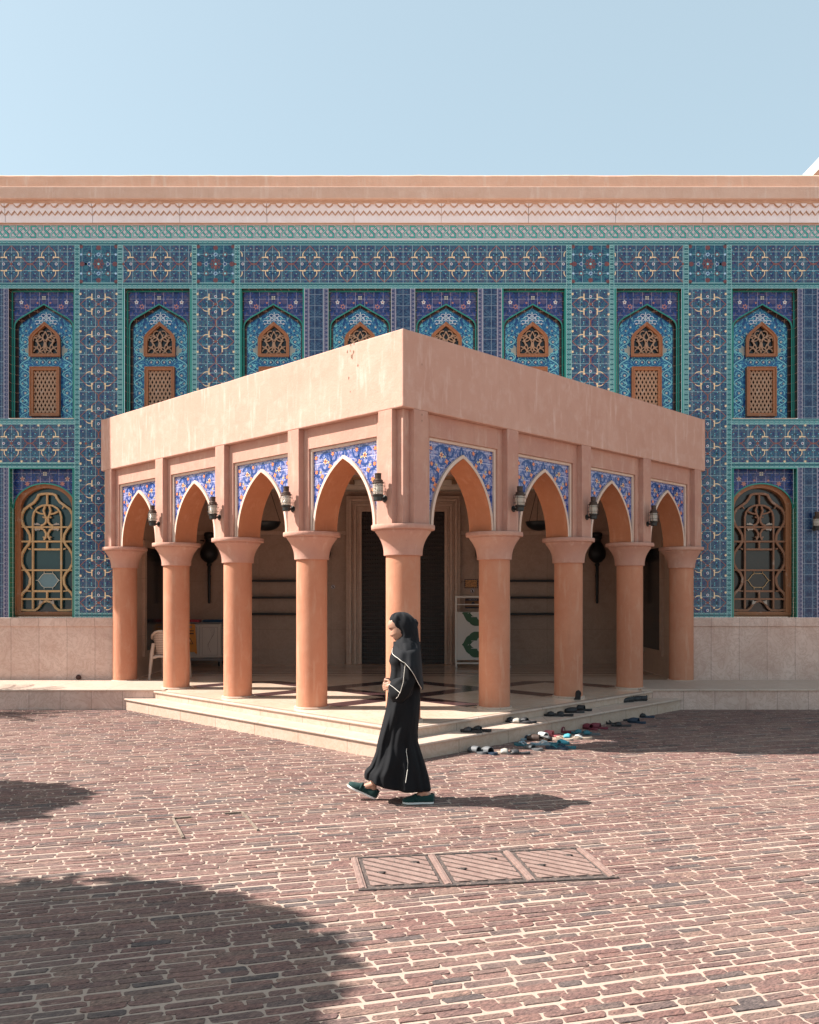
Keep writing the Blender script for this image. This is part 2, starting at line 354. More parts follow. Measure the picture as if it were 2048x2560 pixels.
M_WOODR = wood('red_brown_wood', (0.15,0.058,0.026), (0.28,0.125,0.062))
M_PALEW = plain('bleached_carving', (0.36,0.30,0.25), 0.7, var=0.3, scale=20)
def glass(name, col, rough=0.06, spec=0.6):
    g = G(name); g.P(color=col, rough=rough, spec=spec); g.bump(g.noise(scale=2.2, detail=2), 0.06, 0.02); return g.mat
M_GLASST = glass('teal_tinted_glass', (0.012,0.045,0.055)); M_GLASSD = glass('dark_glass', (0.012,0.014,0.016), 0.12, 0.4)
M_GLASSB = glass('brown_curtained_glass', (0.030,0.021,0.018), 0.12)
M_PLAQ = plain('frosted_glass_plaque', (0.13,0.22,0.25), 0.45)
M_DOOR = None
def doormat():
    g = G('studded_dark_wood'); x, y, z = g.sep()
    px_, pz_ = 0.104, 0.090
    row = g.m('FLOOR', g.m('DIVIDE', z, pz_)); sh = g.m('MULTIPLY', g.m('MODULO', g.m('ADD', row, 100), 2.0), px_/2)
    uu = g.m('SUBTRACT', g.m('PINGPONG', g.m('ADD', g.m('ADD', x, sh), 100*px_), px_/2), px_/4)
    vv = g.m('SUBTRACT', g.m('MODULO', g.m('ADD', z, 100*pz_), pz_), pz_/2)
    d = g.m('SQRT', g.m('ADD', g.m('MULTIPLY', uu, uu), g.m('MULTIPLY', vv, vv)))
    stud = g.rng(d, 0.034, 0.014)
    g.P(color=g.mix(stud, (0.015,0.012,0.012), (0.036,0.028,0.026)), rough=0.38); g.bump(stud, 0.8, 0.02); return g.mat
M_DOOR = doormat()
M_IRON = plain('black_iron', (0.012,0.014,0.016), 0.45, 0.3)
M_LAMPM = plain('verdigris_brass', (0.035,0.036,0.034), 0.42, 0.6, var=0.5, scale=25)
M_LAMPC = plain('lamp_cap_bronze', (0.06,0.035,0.025), 0.45, 0.5, var=0.3)
def ribglass():
    g = G('ribbed_lamp_glass'); x, y, z = g.sep()
    w = g.m('SINE', g.m('MULTIPLY', z, 420)); g.P(color=(0.75,0.70,0.60), rough=0.12, trans=0.55, ior=1.3, spec=0.6); g.bump(w, 0.6, 0.004); return g.mat
M_RIB = ribglass()
def stone_brick():
    g = G('purple_brown_paver'); gi = g.n('ShaderNodeNewGeometry').outputs['Random Per Island']
    base = g.ramp(gi, [(0,(0.185,0.098,0.082)),(0.18,(0.15,0.090,0.080)),(0.34,(0.215,0.120,0.098)),(0.5,(0.13,0.095,0.086)),(0.62,(0.20,0.108,0.090)),(0.74,(0.185,0.125,0.100)),(0.86,(0.24,0.155,0.120)),(0.95,(0.085,0.072,0.070))])
    x, y, z = g.sep(); off = g.comb(g.m('ADD', x, g.m('MULTIPLY', gi, 37.0)), y, z)
    a = R(35); xr = g.m('ADD', g.m('MULTIPLY', x, math.cos(a)), g.m('MULTIPLY', y, math.sin(a))); yr = g.m('SUBTRACT', g.m('MULTIPLY', y, math.cos(a)), g.m('MULTIPLY', x, math.sin(a)))
    gr = g.noise(g.comb(g.m('MULTIPLY', xr, 0.55), g.m('MULTIPLY', yr, 1.6), g.m('MULTIPLY', gi, 20)), 70, 5, 0.75, 0.6)
    fl = g.noise(off, 22, 5, 0.7, 0.5)
    base = g.mix(0.25, base, (0.125,0.105,0.098)); c = g.mix(g.rng(gr, 0.35, 0.66), g.mix(1.0, base, (0.34,0.34,0.38), 'MULTIPLY'), g.mix(1.0, base, (1.72,1.54,1.46), 'MULTIPLY'))
    c = g.mix(g.m('MULTIPLY', g.rng(fl, 0.6, 0.72), 0.45), c, (0.42,0.29,0.22))
    dust = g.noise(scale=0.7, detail=4, rough=0.6)
    c = g.mix(g.m('MULTIPLY', g.rng(dust, 0.48, 0.75), 0.30), c, (0.34,0.23,0.185))
    g.P(color=c, rough=0.82, spec=0.3); g.bump(g.m('ADD', gr, g.m('MULTIPLY', fl, 0.8)), 0.75, 0.010); return g.mat
M_BRICK = stone_brick()
def mortar():
    g = G('sandy_mortar_ground'); x, y, z = g.sep()
    n1 = g.noise(scale=3, detail=5); n2 = g.noise(scale=60, detail=4, rough=0.7)
    c = g.mix(n1, (0.33,0.25,0.20), (0.43,0.33,0.27)); c = g.mix(g.m('MULTIPLY', g.rng(n2, 0.5, 0.75), 0.5), c, (0.24,0.17,0.14))
    a = R(16); xr = g.m('ADD', g.m('MULTIPLY', x, math.cos(a)), g.m('MULTIPLY', y, math.sin(a))); yr = g.m('SUBTRACT', g.m('MULTIPLY', y, math.cos(a)), g.m('MULTIPLY', x, math.sin(a)))
    bt = g.n('ShaderNodeTexBrick'); g.set(bt.inputs['Vector'], g.comb(xr, yr, 0)); bt.inputs['Scale'].default_value = 1.0
    bt.inputs['Brick Width'].default_value = 0.19; bt.inputs['Row Height'].default_value = 0.0585; bt.inputs['Mortar Size'].default_value = 0.009
    bt.inputs['Color1'].default_value = (0.22,0.11,0.09,1); bt.inputs['Color2'].default_value = (0.14,0.085,0.075,1); bt.inputs['Mortar'].default_value = (0.55,0.42,0.34,1)
    far = g.m('MAXIMUM', g.m('GREATER_THAN', g.m('ABSOLUTE', x), 10.0), g.m('MAXIMUM', g.m('LESS_THAN', y, 2.2), g.m('GREATER_THAN', y, 13.6)))
    g.P(color=g.mix(far, c, bt.outputs[0]), rough=0.9, spec=0.2); g.bump(n2, 0.5, 0.006); return g.mat
M_MORTAR = mortar()
def floormat():
    g = G('polished_marble_floor'); x, y, z = g.sep()   # origin at the corner column, x along right face, y along left face
    s2 = 1.664
    ba = g.m('LESS_THAN', g.m('PINGPONG', g.m('ADD', x, 100*s2), s2/2), 0.185); bb = g.m('LESS_THAN', g.m('PINGPONG', g.m('ADD', y, 100*s2), s2/2), 0.185)
    inside = g.m('MULTIPLY', g.m('GREATER_THAN', x, -0.0+0.3), g.m('GREATER_THAN', y, 0.3))
    dep = g.m('ADD', x, y)                                # depth from the corner, times sqrt2
    near = g.m('LESS_THAN', dep, 6.6)
    band = g.m('MULTIPLY', g.m('MULTIPLY', g.m('MAXIMUM', ba, bb), inside), near)
    v = g.noise(scale=2.4, detail=8, rough=0.68, dist=2.0); n = g.noise(scale=1.1, detail=4)
    cr = g.mix(g.rng(n, 0.35, 0.65), (0.70,0.53,0.40), (0.78,0.62,0.49)); cr = g.mix(g.m('MULTIPLY', g.rng(g.m('ABSOLUTE', g.m('SUBTRACT', v, 0.5)), 0.05, 0), 0.4), cr, (0.56,0.36,0.24))
    dk = g.mix(v, (0.045,0.020,0.022), (0.12,0.06,0.06))
    c = g.mix(band, cr, dk)
    st = None
    for d0, w in ((7.95,0.10),(8.55,0.20),(8.95,0.10),(9.35,0.24),(9.9,0.10),(10.35,0.22),(10.8,0.10)):
        q = g.m('LESS_THAN', g.m('ABSOLUTE', g.m('SUBTRACT', dep, d0)), w/2); st = q if st is None else g.m('MAXIMUM', st, q)
    c = g.mix(g.m('MULTIPLY', st, 0.9), c, dk)
    g.P(color=c, rough=0.13, spec=0.42); return g.mat
M_FLOOR = floormat()
M_SKIN = plain('skin', (0.40,0.215,0.145), 0.5, var=0.06); M_LIP = plain('lips', (0.32,0.10,0.09), 0.45); M_BROW = plain('eyebrow_and_lashes', (0.03,0.018,0.014), 0.8); M_EYE = plain('eye', (0.10,0.06,0.05), 0.3)
def fabric(name, col, sheen=0.25):
    g = G(name); f = g.noise(scale=5, detail=3); g.P(color=g.mix(f, tuple(q*0.8 for q in col), tuple(q*1.25 for q in col)), rough=0.85, spec=0.25, sheen=sheen); g.bump(g.noise(scale=180, detail=2), 0.2, 0.002); return g.mat
M_ABAYA = fabric('black_crepe', (0.0045,0.005,0.0065), 0.0); M_SCARF = fabric('black_chiffon', (0.006,0.0065,0.0085), 0.03)
M_PIPE = plain('white_piping', (0.72,0.68,0.60), 0.6); M_SUEDE = fabric('dark_green_suede', (0.008,0.036,0.032), 0.15); M_SOLEW = plain('white_rubber', (0.72,0.70,0.66), 0.5)
# ------------------------------------------------------------------ the ground
DF, DB, XS = 14.85, 18.5, 4.64           # facade plane, vestibule back wall, vestibule half width
D0, SP, E = 10.12, 1.664, 0.304          # corner column distance, column spacing, face overhang
ZF, ZT, ZL = 0.29, 0.177, 0.312          # portico floor, first tread, ledge
def build_ground():
    m = MB(); m.poly([(-300,-120,0),(300,-120,0),(300,500,0),(-300,500,0)])
    o = m.build('ground', M_MORTAR); tag(o, kind='structure')
    # pavers: every brick its own rough rounded slab, courses turned 14 degrees
    th = R(16); ct, st = math.cos(th), math.sin(th); rr = np.random.RandomState(3)
    V = []; F = []; base = 0; NP = 12
    cov = [px(881,2147), px(1454,2122), px(1531,2196), px(908,2234)]
    def incover(x, y):
        return (-0.20 < x < 1.16) and (5.00 < y < 6.12) and (5.18+0.147*(x+.234) < y < 5.75+0.147*(x+.337))
    for j in range(-75, 325):
        yy = j*0.0585 + rr.uniform(-.003,.003); u = -16 + rr.uniform(0, .25)
        wob = rr.uniform(0, 6.28)
        while u < 16:
            L = rr.choice([0.20,0.18,0.17,0.15,0.225,0.12,0.185,0.165]) * rr.uniform(.92,1.08); gap = rr.uniform(.009,.020)
            cx_, cy_ = u+L/2, yy + 0.010*math.sin((u+L/2)*1.1+wob)
            u += L + gap
            X = cx_*ct - cy_*st; Y = cx_*st + cy_*ct
            if Y < 2.6 or Y > 13.5 or abs(X) > Y*0.47 + 1.3 or Y > 9.3+abs(X) or incover(X, Y): continue
            hw = 0.0234 + rr.uniform(-.0030,.0022); hl = L/2; sk = rr.uniform(-.015,.015); rt = rr.uniform(-.02,.02)
            rc = rr.uniform(.006,.019)
            P = []
            for (sx, sy) in ((1,1),(-1,1),(-1,-1),(1,-1)):
                r1 = min(rc*rr.uniform(.5,1.4), .021)
                cxx, cyy = sx*(hl-r1), sy*(hw-r1*.8)
                a0 = math.atan2(sy,sx)
                for da in (-.72,0,.72):
                    an = a0+da; P.append((cxx+r1*math.cos(an)*1.1+rr.uniform(-.003,.003), cyy+r1*.85*math.sin(an)+rr.uniform(-.003,.003)))
            # order counter-clockwise
            c_, s_ = math.cos(th+rt), math.sin(th+rt)
            hz = rr.uniform(.0015,.0050); tx, ty = rr.uniform(-.015,.015), rr.uniform(-.06,.06)
            for sc, z in ((1.0,-.006),(0.995,hz*.7),(0.955,hz)):
                for (a, b) in P:
                    a2 = a*(1-(1-sc)*.35)+sk*b/hw*.5; b2 = b*sc
                    V.append((X+a2*c_-b2*s_, Y+a2*s_+b2*c_, z + (tx*a2+ty*b2 if z > 0 else 0)))
            b0 = base
            for q in range(2):
                for k in range(NP): F.append((b0+q*NP+k, b0+q*NP+(k+1)%NP, b0+(q+1)*NP+(k+1)%NP, b0+(q+1)*NP+k))
            F.append(tuple(b0+2*NP+k for k in range(NP))); base += 3*NP
    me = bpy.data.meshes.new('brick_paving'); me.from_pydata(V, [], F); me.materials.append(M_BRICK)
    me.update()
    o = bpy.data.objects.new('brick_paving', me); link(o); tag(o, kind='structure')
build_ground()

# ------------------------------------------------------------------ the portico
O3 = (0, D0, 0)
portico = empty('portico', (0, D0, ZF)); tag(portico, 'salmon plastered corner portico with pointed arches on round columns in front of the tiled wall', 'portico')
RZ = {'L': R(-45), 'R': R(45)}
def pside(mb, name, mats, side, **k):    # a part modelled in the plane of the left or right arcade: x along, y inward, z up from the ground
    return mb.build(name, mats, portico, loc=(0,0,-ZF), rot=(0,0,RZ[side]), **k)
def arch_pts(w, rise, n=14):
    Rr = (w*w+rise*rise)/(2*w); P = []
    a_end = math.asin(rise/Rr)
    for i in range(n+1):
        a = a_end*i/n; P.append((-(w) + Rr - Rr*math.cos(a), Rr*math.sin(a)))
    return P + [(-x, z) for x, z in P[-2::-1]]
ZA = 2.549                                # top of the abacus = arch spring
A_IN = arch_pts(0.532, 0.843)
def arch_plate(m, xc, xl, xr, z0, z1, y0, y1, AP, zs, mi_front=0, mi_soffit=0, back=True):
    P = [(xc+x, zs+z) for x, z in AP]
    for (a, b) in ((xl, P[0][0]), (P[-1][0], xr)):
        m.poly([(a,y0,z0),(b,y0,z0),(b,y0,z1),(a,y0,z1)], mi_front)
        if back: m.poly([(b,y1,z0),(a,y1,z0),(a,y1,z1),(b,y1,z1)], mi_front)
    for i in range(len(P)-1):
        (xa,za),(xb,zb) = P[i], P[i+1]
        m.poly([(xa,y0,za),(xb,y0,zb),(xb,y0,z1),(xa,y0,z1)], mi_front)
        if back: m.poly([(xb,y1,zb),(xa,y1,za),(xa,y1,z1),(xb,y1,z1)], mi_front)
        m.poly([(xa,y0,za),(xa,y1,za),(xb,y1,zb),(xb,y0,zb)], mi_soffit)
    m.poly([(xl,y0,z1),(xr,y0,z1),(xr,y1,z1),(xl,y1,z1)], mi_front)
    for (a, b) in ((xl, P[0][0]), (P[-1][0], xr)):
        m.poly([(a,y0,z0),(a,y1,z0),(b,y1,z0),(b,y0,z0)], mi_front)

# columns
def make_column():
    s = MB(); n = 40
    s.lathe([(0.2015,0.315),(0.2,0.36),(0.1985,1.2),(0.199,2.203)], n=n)
    c = s.build('column', M_COLUMN, portico, smooth=True, loc=(0,0,-ZF))
    b = MB(); b.lathe([(0.226,ZF-0.002),(0.229,ZF+0.006),(0.229,ZF+0.024),(0.222,ZF+0.030),(0.19,ZF+0.031)], n=n)
    b.build('base', M_TREAD, c, smooth=True)
    k = MB(); prof = [(0.195,2.199),(0.222,2.200),(0.224,2.206)]
    for i in range(13):
        t = i/12; prof.append((0.224+0.096*t**2.1, 2.206+0.262*t**0.92))
    prof += [(0.322,2.472),(0.322,2.490),(0.332,2.494)]
    k.lathe(prof, n=n)
    k.lathe([(0.33,2.4935),(0.364,2.4945),(0.368,2.500),(0.368,2.543),(0.364,2.548),(0.05,2.549)], n=n)
    k.build('capital', M_PIER, c, smooth=True)
    return c
col0 = make_column()
for sd, sg in (('L',-1),('R',1)):
    for k in range(1,5):
        q = SP*k/math.sqrt(2); copy_tree(col0, loc=(sg*q, q, -ZF), parent=portico, rz=rnd.uniform(0,6.28))

def spandrel_ornament(m, y):
    """flowers and scrolls painted on the spandrel tiles, mirrored about the arch axis"""
    for sg in (-1, 1):
        for (cx_, cz_, r) in ((0.36,3.40,.042),(0.50,2.98,.03),(0.22,3.48,.03),(0.53,3.28,.03),(0.50,3.10,.036),(0.54,3.46,.03)):
            m.flower_xz(sg*cx_, cz_, r*1.5, y, 1, 5); m.flower_xz(sg*cx_, cz_, r*1.05, y-.0012, 2 if r > .04 else 3, 6); m.disc_xz(sg*cx_, cz_, r*.55, y-.0024, 8, 3)
            if r > .04: m.disc_xz(sg*cx_, cz_, r*.3, y-.0034, 8, 4)
        for (cx_, cz_, r, a0, a1) in ((0.36,3.40,.11,0.4,5.4),(0.21,3.46,.07,2.6,7.0),(0.50,3.14,.085,1.2,6.2),(0.55,2.92,.06,0,4),(0.545,3.30,.06,3,7.5),(0.06,3.50,.05,1.6,4.6)):
            P = [(sg*(cx_+r*(1+.12*math.sin(3*a))*math.cos(a)), cz_+r*math.sin(a)) for a in np.linspace(a0,a1,16)]
            m.strip_xz(P, .026, y-.0004 if sg > 0 else y-.0005, 1)
        for (cx_, cz_) in ((0.27,3.33),(0.42,3.22),(0.47,3.04)):
            m.flower_xz(sg*cx_, cz_, .036, y-.0016, 3, 4); m.flower_xz(sg*(cx_+.03), cz_+.055, .020, y-.0018, 5, 3)
M_SPAN = tilemat('cobalt_scroll_tile', [(0,(0.012,0.035,0.17)),(0.41,(0.10,0.15,0.36)),(0.465,(0.24,0.245,0.42)),(0.57,(0.30,0.25,0.36)),(0.63,(0.09,0.13,0.33)),(0.68,(0.012,0.035,0.17))], 9, 1.3, (0.13,0.13), (0.62,0.62,0.80), warp=0.5, flecks=(0.52,0.19,0.11), fleck_t=0.11, line=(0.015,0.05,0.23), lw=0.036, lscale=8, seed=4.2, tone=0.08, gw=0.005)
sp_mats = [M_SPAN, M_NAVY, M_CRM, M_ORG, M_MAR, plain('yellow_glaze', (0.55,0.42,0.14), 0.3)]
M_COB = plain('cobalt_glaze', (0.012,0.045,0.20), 0.25, var=0.2); sp_mats[1] = M_COB
for sd, sg in (('L',-1),('R',1)):
    # continuous wall mass carrying the arches
    w = MB()
    for k in range(4):
        xc = sg*(SP*(k+.5)); xl, xr = xc-SP/2, xc+SP/2
        arch_plate(w, xc, xl, xr, ZA+.001, 4.2, -0.160, 0.17, A_IN, ZA+.001, 0, 1)
    ex = 0.148
    xs = (-ex, 0) if sd == 'R' else (0, ex)
    w.box(xs[0], xs[1], -0.159, 0.169, ZA+.002, 4.19)
    xe = sg*(4*SP); w.box(min(xe, xe+sg*.24), max(xe, xe+sg*.24), -0.159, 0.169, ZA+.002, 4.19)
    pside(w, 'arcade_wall', [M_PIER, M_SOFFIT], sd)
    for k in range(4):
        xc = sg*(SP*(k+.5)); hf = SP/2-.1125
        # lintel frame: plate around the sunk tile field
        f = MB(); y0, y1 = -0.221, -0.161
        f.box(xc-hf-.001, xc-.6246, y0, y1, ZA+.002, 3.834); f.box(xc+.6246, xc+hf+.001, y0, y1, ZA+.002, 3.834)
        f.box(xc-.6246, xc+.6246, y0, y1, 3.577, 3.834)
        pside(f, 'lintel', M_PIER, sd, bevel=.004)
        b = MB(); b.box(xc-.6245, xc-.590, -.193, -.1612, ZA+.002, 3.5765); b.box(xc+.590, xc+.6245, -.193, -.1612, ZA+.002, 3.5765); b.box(xc-.590, xc+.590, -.193, -.1612, 3.542, 3.5765)
        pside(b, 'frame_moulding', M_TRIM, sd, bevel=.004)
        t = MB(); arch_plate(t, 0, -.590, .590, ZA+.003, 3.5415, -.1655, -.1605, arch_pts(.545,.860), ZA+.003, 0, 0, back=False); spandrel_ornament_m = t
        spandrel_ornament(t, -.1672)
        # drop painted shapes that would hang in the arch opening
        keep_f = []; keep_m = []
        for fc, mi in zip(t.f, t.m):
            if mi == 0: keep_f.append(fc); keep_m.append(mi); continue
            ok = True
            for i in fc:
                x_, _, z_ = t.v[i]; w_ = .552; Rr = (.532**2+.860**2)/(2*.532)
                zz = z_-ZA; half = math.sqrt(max(0, 1.02**2-zz*zz))-(1.02-.56) if zz < .9 else 0
                if abs(x_) < max(0, half) or abs(x_) > .589 or z_ > 3.54: ok = False
            if ok: keep_f.append(fc); keep_m.append(mi)
        t.f, t.m = keep_f, keep_m
        t.v = [(x_+xc, y_, z_) for x_, y_, z_ in t.v]
        o = t.build('spandrel_tiles', sp_mats, portico, loc=(0,0,-ZF), rot=(0,0,RZ[sd]))
        # keep the mirrored pattern centred on each arch: move the origin onto the arch axis
        me = o.data; me.transform(Matrix.Translation((-xc,0,0))); o.location = (xc*math.cos(RZ[sd]), xc*math.sin(RZ[sd]), -ZF)
        a = MB(); AP = [(xc+x*1.0, ZA+.003+z) for x, z in arch_pts(.552, .864)]
        a.bar_xz([(AP[0][0], ZA+.003)] + AP[1:-1] + [(AP[-1][0], ZA+.003)], .040, -.200, -.1615, 0)
        pside(a, 'arch_moulding', M_TRIM, sd, bevel=.003)
        # soffit lip so the moulding and the opening read as one thickness
        s2 = MB(); P = [(xc+x, ZA+.003+z) for x, z in arch_pts(.5285, .8385)]
        for i in range(len(P)-1): s2.poly([(P[i][0],-.2015,P[i][1]),(P[i][0],-.158,P[i][1]),(P[i+1][0],-.158,P[i+1][1]),(P[i+1][0],-.2015,P[i+1][1])])
        pside(s2, 'arch_lip', M_SOFFIT, sd)
    for k in range(5):
        xc = sg*SP*k; p = MB()
        xa, xb = xc-.1125, xc+.1125
        if k == 0: xa, xb = (-.1265, .0985) if sd == 'R' else (-.0985, .1265)
        p.box(xa, xb, -E, -.1585, ZA+.0015, 3.8345)
        pside(p, 'pier', M_PIER, sd, bevel=.005)
# square pillar in the corner notch
p = MB(); p.box(-.229,.20,-.229,.20, ZA+.0025, 3.8335); p.build('corner_pillar', M_PIER, portico, loc=(0,0,-ZF), rot=(0,0,R(45)), bevel=.005)
# parapet: one solid following both faces
def par_poly(e_out, e_in, xe, xin):
    s2 = math.sqrt(2)
    c = -e_out*s2
    Lx = -(xe); Ly = Lx*-1 + c     # left end on outer face: y = c + |x|
    pts = [(-xe, c+xe), (0, c), (xe, c+xe), (xe+.07, c+xe+.12), (xe+.07, 4.71), (xe-.35, 4.71)]
    ci = -e_in*s2
    pts += [(4.71-ci if False else min(xe-.35, 4.71-ci), 4.71)]
    return pts, ci
xe = 5.02
outer = [(-xe, -E*math.sqrt(2)+xe), (0, -E*math.sqrt(2)), (xe, -E*math.sqrt(2)+xe), (xe+.07, -E*math.sqrt(2)+xe+.05), (xe+.07, 4.735)]
ci = 0.05*math.sqrt(2)
inner = [(4.735-ci, 4.735), (0, ci), (-(4.735-ci), 4.735)]
poly = outer + inner + [(-xe-.07, 4.735), (-xe-.07, -E*math.sqrt(2)+xe+.05)]
# hand-subdivided so the top edge can be slightly uneven, as trowelled plaster is
pm = MB(); NZ = 4.713
def subd(P, n): 
    out = []
    for i in range(len(P)):
        a, b = P[i], P[(i+1)%len(P)]; L = math.dist(a, b); k = max(1, int(L/.12))
        for j in range(k): out.append((a[0]+(b[0]-a[0])*j/k, a[1]+(b[1]-a[1])*j/k))
    return out
PP = subd(poly, 1)
N = len(PP); vs_ = []
for (x, y) in PP: vs_.append((x, y, 3.835))
for (x, y) in PP: vs_.append((x, y, NZ-.012 + .006*mnoise.noise((x*1.7, y*1.7, 0)) + .003*mnoise.noise((x*9, y*9, 4))))
pm.add(vs_, [tuple(range(N-1,-1,-1)), tuple(range(N,2*N))] + [(i,(i+1)%N,(i+1)%N+N,i+N) for i in range(N)])
par = pm.build('parapet', M_PARAPET, portico, loc=(0,0,-ZF), bevel=.012)
# chipped spots near the corner of the left face
ch = MB()
for (u, v, r) in ((875,838,.9),(885,857,1.6),(877,862,1.2),(869,879,1.3),(876,877,.9),(884,880,1.7),(880,891,2.4),(895,913,1.3),(872,945,1.3),(876,979,.8),(1055,1037,1.0),(1055,911,.8),(1055,1052,1.0)):
    sgn = -1 if u < 1008 else 1
    d = (u-CX)/FPX; 
    # intersection with the face plane y = Dp + |x|
    Dp = D0-E*math.sqrt(2); x = d*Dp/(1-abs(d)); y = Dp+abs(x); z = CAMH+(HY-v)*y/FPX
    P = []; rr = r*.0088
    for k in range(9):
        a = 2*math.pi*k/9; q = rr*(1+.4*math.sin(k*2.3+u)); P.append((q*math.cos(a)*.8, q*math.sin(a)*1.5))
    t = Vector((sgn*.7071, .7071, 0)); nn = Vector((sgn*.7071, -.7071, 0))*.002
    W = [Vector((x,y,z))+t*a+Vector((0,0,b))+nn - Vector((0,D0,ZF)) for a,b in P]
    if sgn < 0: W = W[::-1]
    ch.poly(W, 0)
ch.build('plaster_chip', plain('exposed_render', (0.20,0.12,0.075), 0.95, var=0.4, scale=60), portico)
# ceiling and beams
c = MB(); q = -E*math.sqrt(2)+.5
cp = [(-4.9,4.70),(0,q-.1+.2),(4.9,4.70)]
c.prism_xy([(-4.75,4.72),(0,.12),(4.75,4.72)], 4.02, 4.12)
c.build('ceiling', M_CEIL, portico, loc=(0,0,-ZF))
b = MB()
for i in range(1,5):
    y = i*SP/math.sqrt(2)*1.0+.1
    b.box(-y+.05, y-.05, y-.06, y+.06, 3.90, 4.018)
b.build('ceiling_beam', M_BEAM, portico, loc=(0,0,-ZF))
b = MB()
for i in range(1,5):
    d = SP*i; b.box(d-.05, d+.05, .18, 6.5-d if 6.5-d > .3 else .3, 3.915, 4.017)
b.build('ceiling_beam', M_CEIL, portico, loc=(0,0,-ZF), rot=(0,0,R(45)))
b = MB()
for i in range(1,5):
    d = SP*i; b.box(-d-.05, -d+.05, .18, 6.5-d if 6.5-d > .3 else .3, 3.914, 4.016)
b.build('ceiling_beam', M_CEIL, portico, loc=(0,0,-ZF), rot=(0,0,R(-45)))

# ------------------------------------------------------------------ platform: floor, two steps, ledge along the wall
plat = empty('platform', (0, 13.3, 0)); tag(plat, 'cream marble platform with two pointed steps and a ledge along the tiled wall', 'platform')
YP = 13.3
def vee(d, dend, z0, z1, dback): 
    w = dend-d; return [(0,d),(w,dend),(w,dback),(-w,dback),(-w,dend)]
def step(name, d, ztop, zbot, nos=.022, th=.028):
    m = MB(); m.prism_xy([(x,y-YP) for x,y in vee(d,YP+.0,0,0,YP+.3)], zbot, ztop-th, 0)
    o = m.build(name, M_STEP, plat)
    t = MB(); t.prism_xy([(x,y-YP) for x,y in vee(d-nos*1.414,YP-.0,0,0,YP+.3)], ztop-th+.0005, ztop, 0)
    t.build('nosing', M_TREAD, o, bevel=.009)
    return o
step('step', 9.095, ZT, -.05); step('step', 9.54, ZF, ZT+.001)
fl = MB(); 
fp = [(0, 9.60), (3.66, 13.26), (3.66, 13.31), (4.63, 13.31), (4.63, 18.6), (-4.63, 18.6), (-4.63, 13.31), (-3.66,13.31), (-3.66, 13.26)]
c45, s45 = math.cos(R(-45)), math.sin(R(-45))
fl.poly([((x*c45-(y-D0)*s45), (x*s45+(y-D0)*c45), ZF+.004) for x, y in fp])
fl.build('polished_floor', M_FLOOR, plat, loc=(0, D0-YP, 0), rot=(0,0,R(45)))
for sg in (-1,1):
    lg = MB(); lt = MB()
    xa, xb = sg*3.64, sg*16
    lg.box(min(xa,xb), max(xa,xb), .02, 1.54, -.05, ZL-.026)
    lo = lg.build('ledge', M_PLINTH, plat)
    xa, xb = sg*3.62, sg*16
    lt.box(min(xa,xb), max(xa,xb), 0, 1.53, ZL-.0255, ZL)
    lt.build('nosing', M_TREAD, lo, bevel=.009)
# ------------------------------------------------------------------ the tiled building
bld = empty('tiled_building', (0, DF, 0)); tag(bld, 'long building faced in blue and turquoise tiles under a carved frieze and cornice', 'building')
S = FPX/DF
def fx(p): return (p-CX)/S
def fz(p, y=0.0): return CAMH + (HY-p)*(DF+y)/FPX
def rect(m, a, b, t, u, y=0.0, mi=0):      # photo columns a..b, rows t..u on the facade plane
    m.poly([(fx(a),y,fz(u)),(fx(b),y,fz(u)),(fx(b),y,fz(t)),(fx(a),y,fz(t))], mi)
XL, XR = -520, 2536
def mir(a, b): return [(a, b), (2*CX-b, 2*CX-a)]
# cornice, two plaster courses
m = MB(); m.box(fx(XL), fx(XR), -.19, .9, fz(496,-.19), fz(465.5,-.19)); m.build('cornice_course', M_CORN2, bld, bevel=.012)
m = MB()
n = 160; rows = []
x0, x1 = fx(XL), fx(XR); zt = fz(437,-.165)
vs_ = []
for i in range(n+1):
    x = x0+(x1-x0)*i/n; dz = .010*mnoise.noise((x*1.3,0,3))+.005*mnoise.noise((x*6,0,9))
    vs_ += [(x,-.165,fz(465.5,-.19)-.001),(x,-.165,zt-.02+dz),(x,-.15,zt+dz),(x,.5,zt+dz)]
fs = []
for i in range(n):
    for k in range(3): fs.append((i*4+k,(i+1)*4+k,(i+1)*4+k+1,i*4+k+1))
m.add(vs_, fs); m.build('parapet_course', M_CORN1, bld, smooth=30)
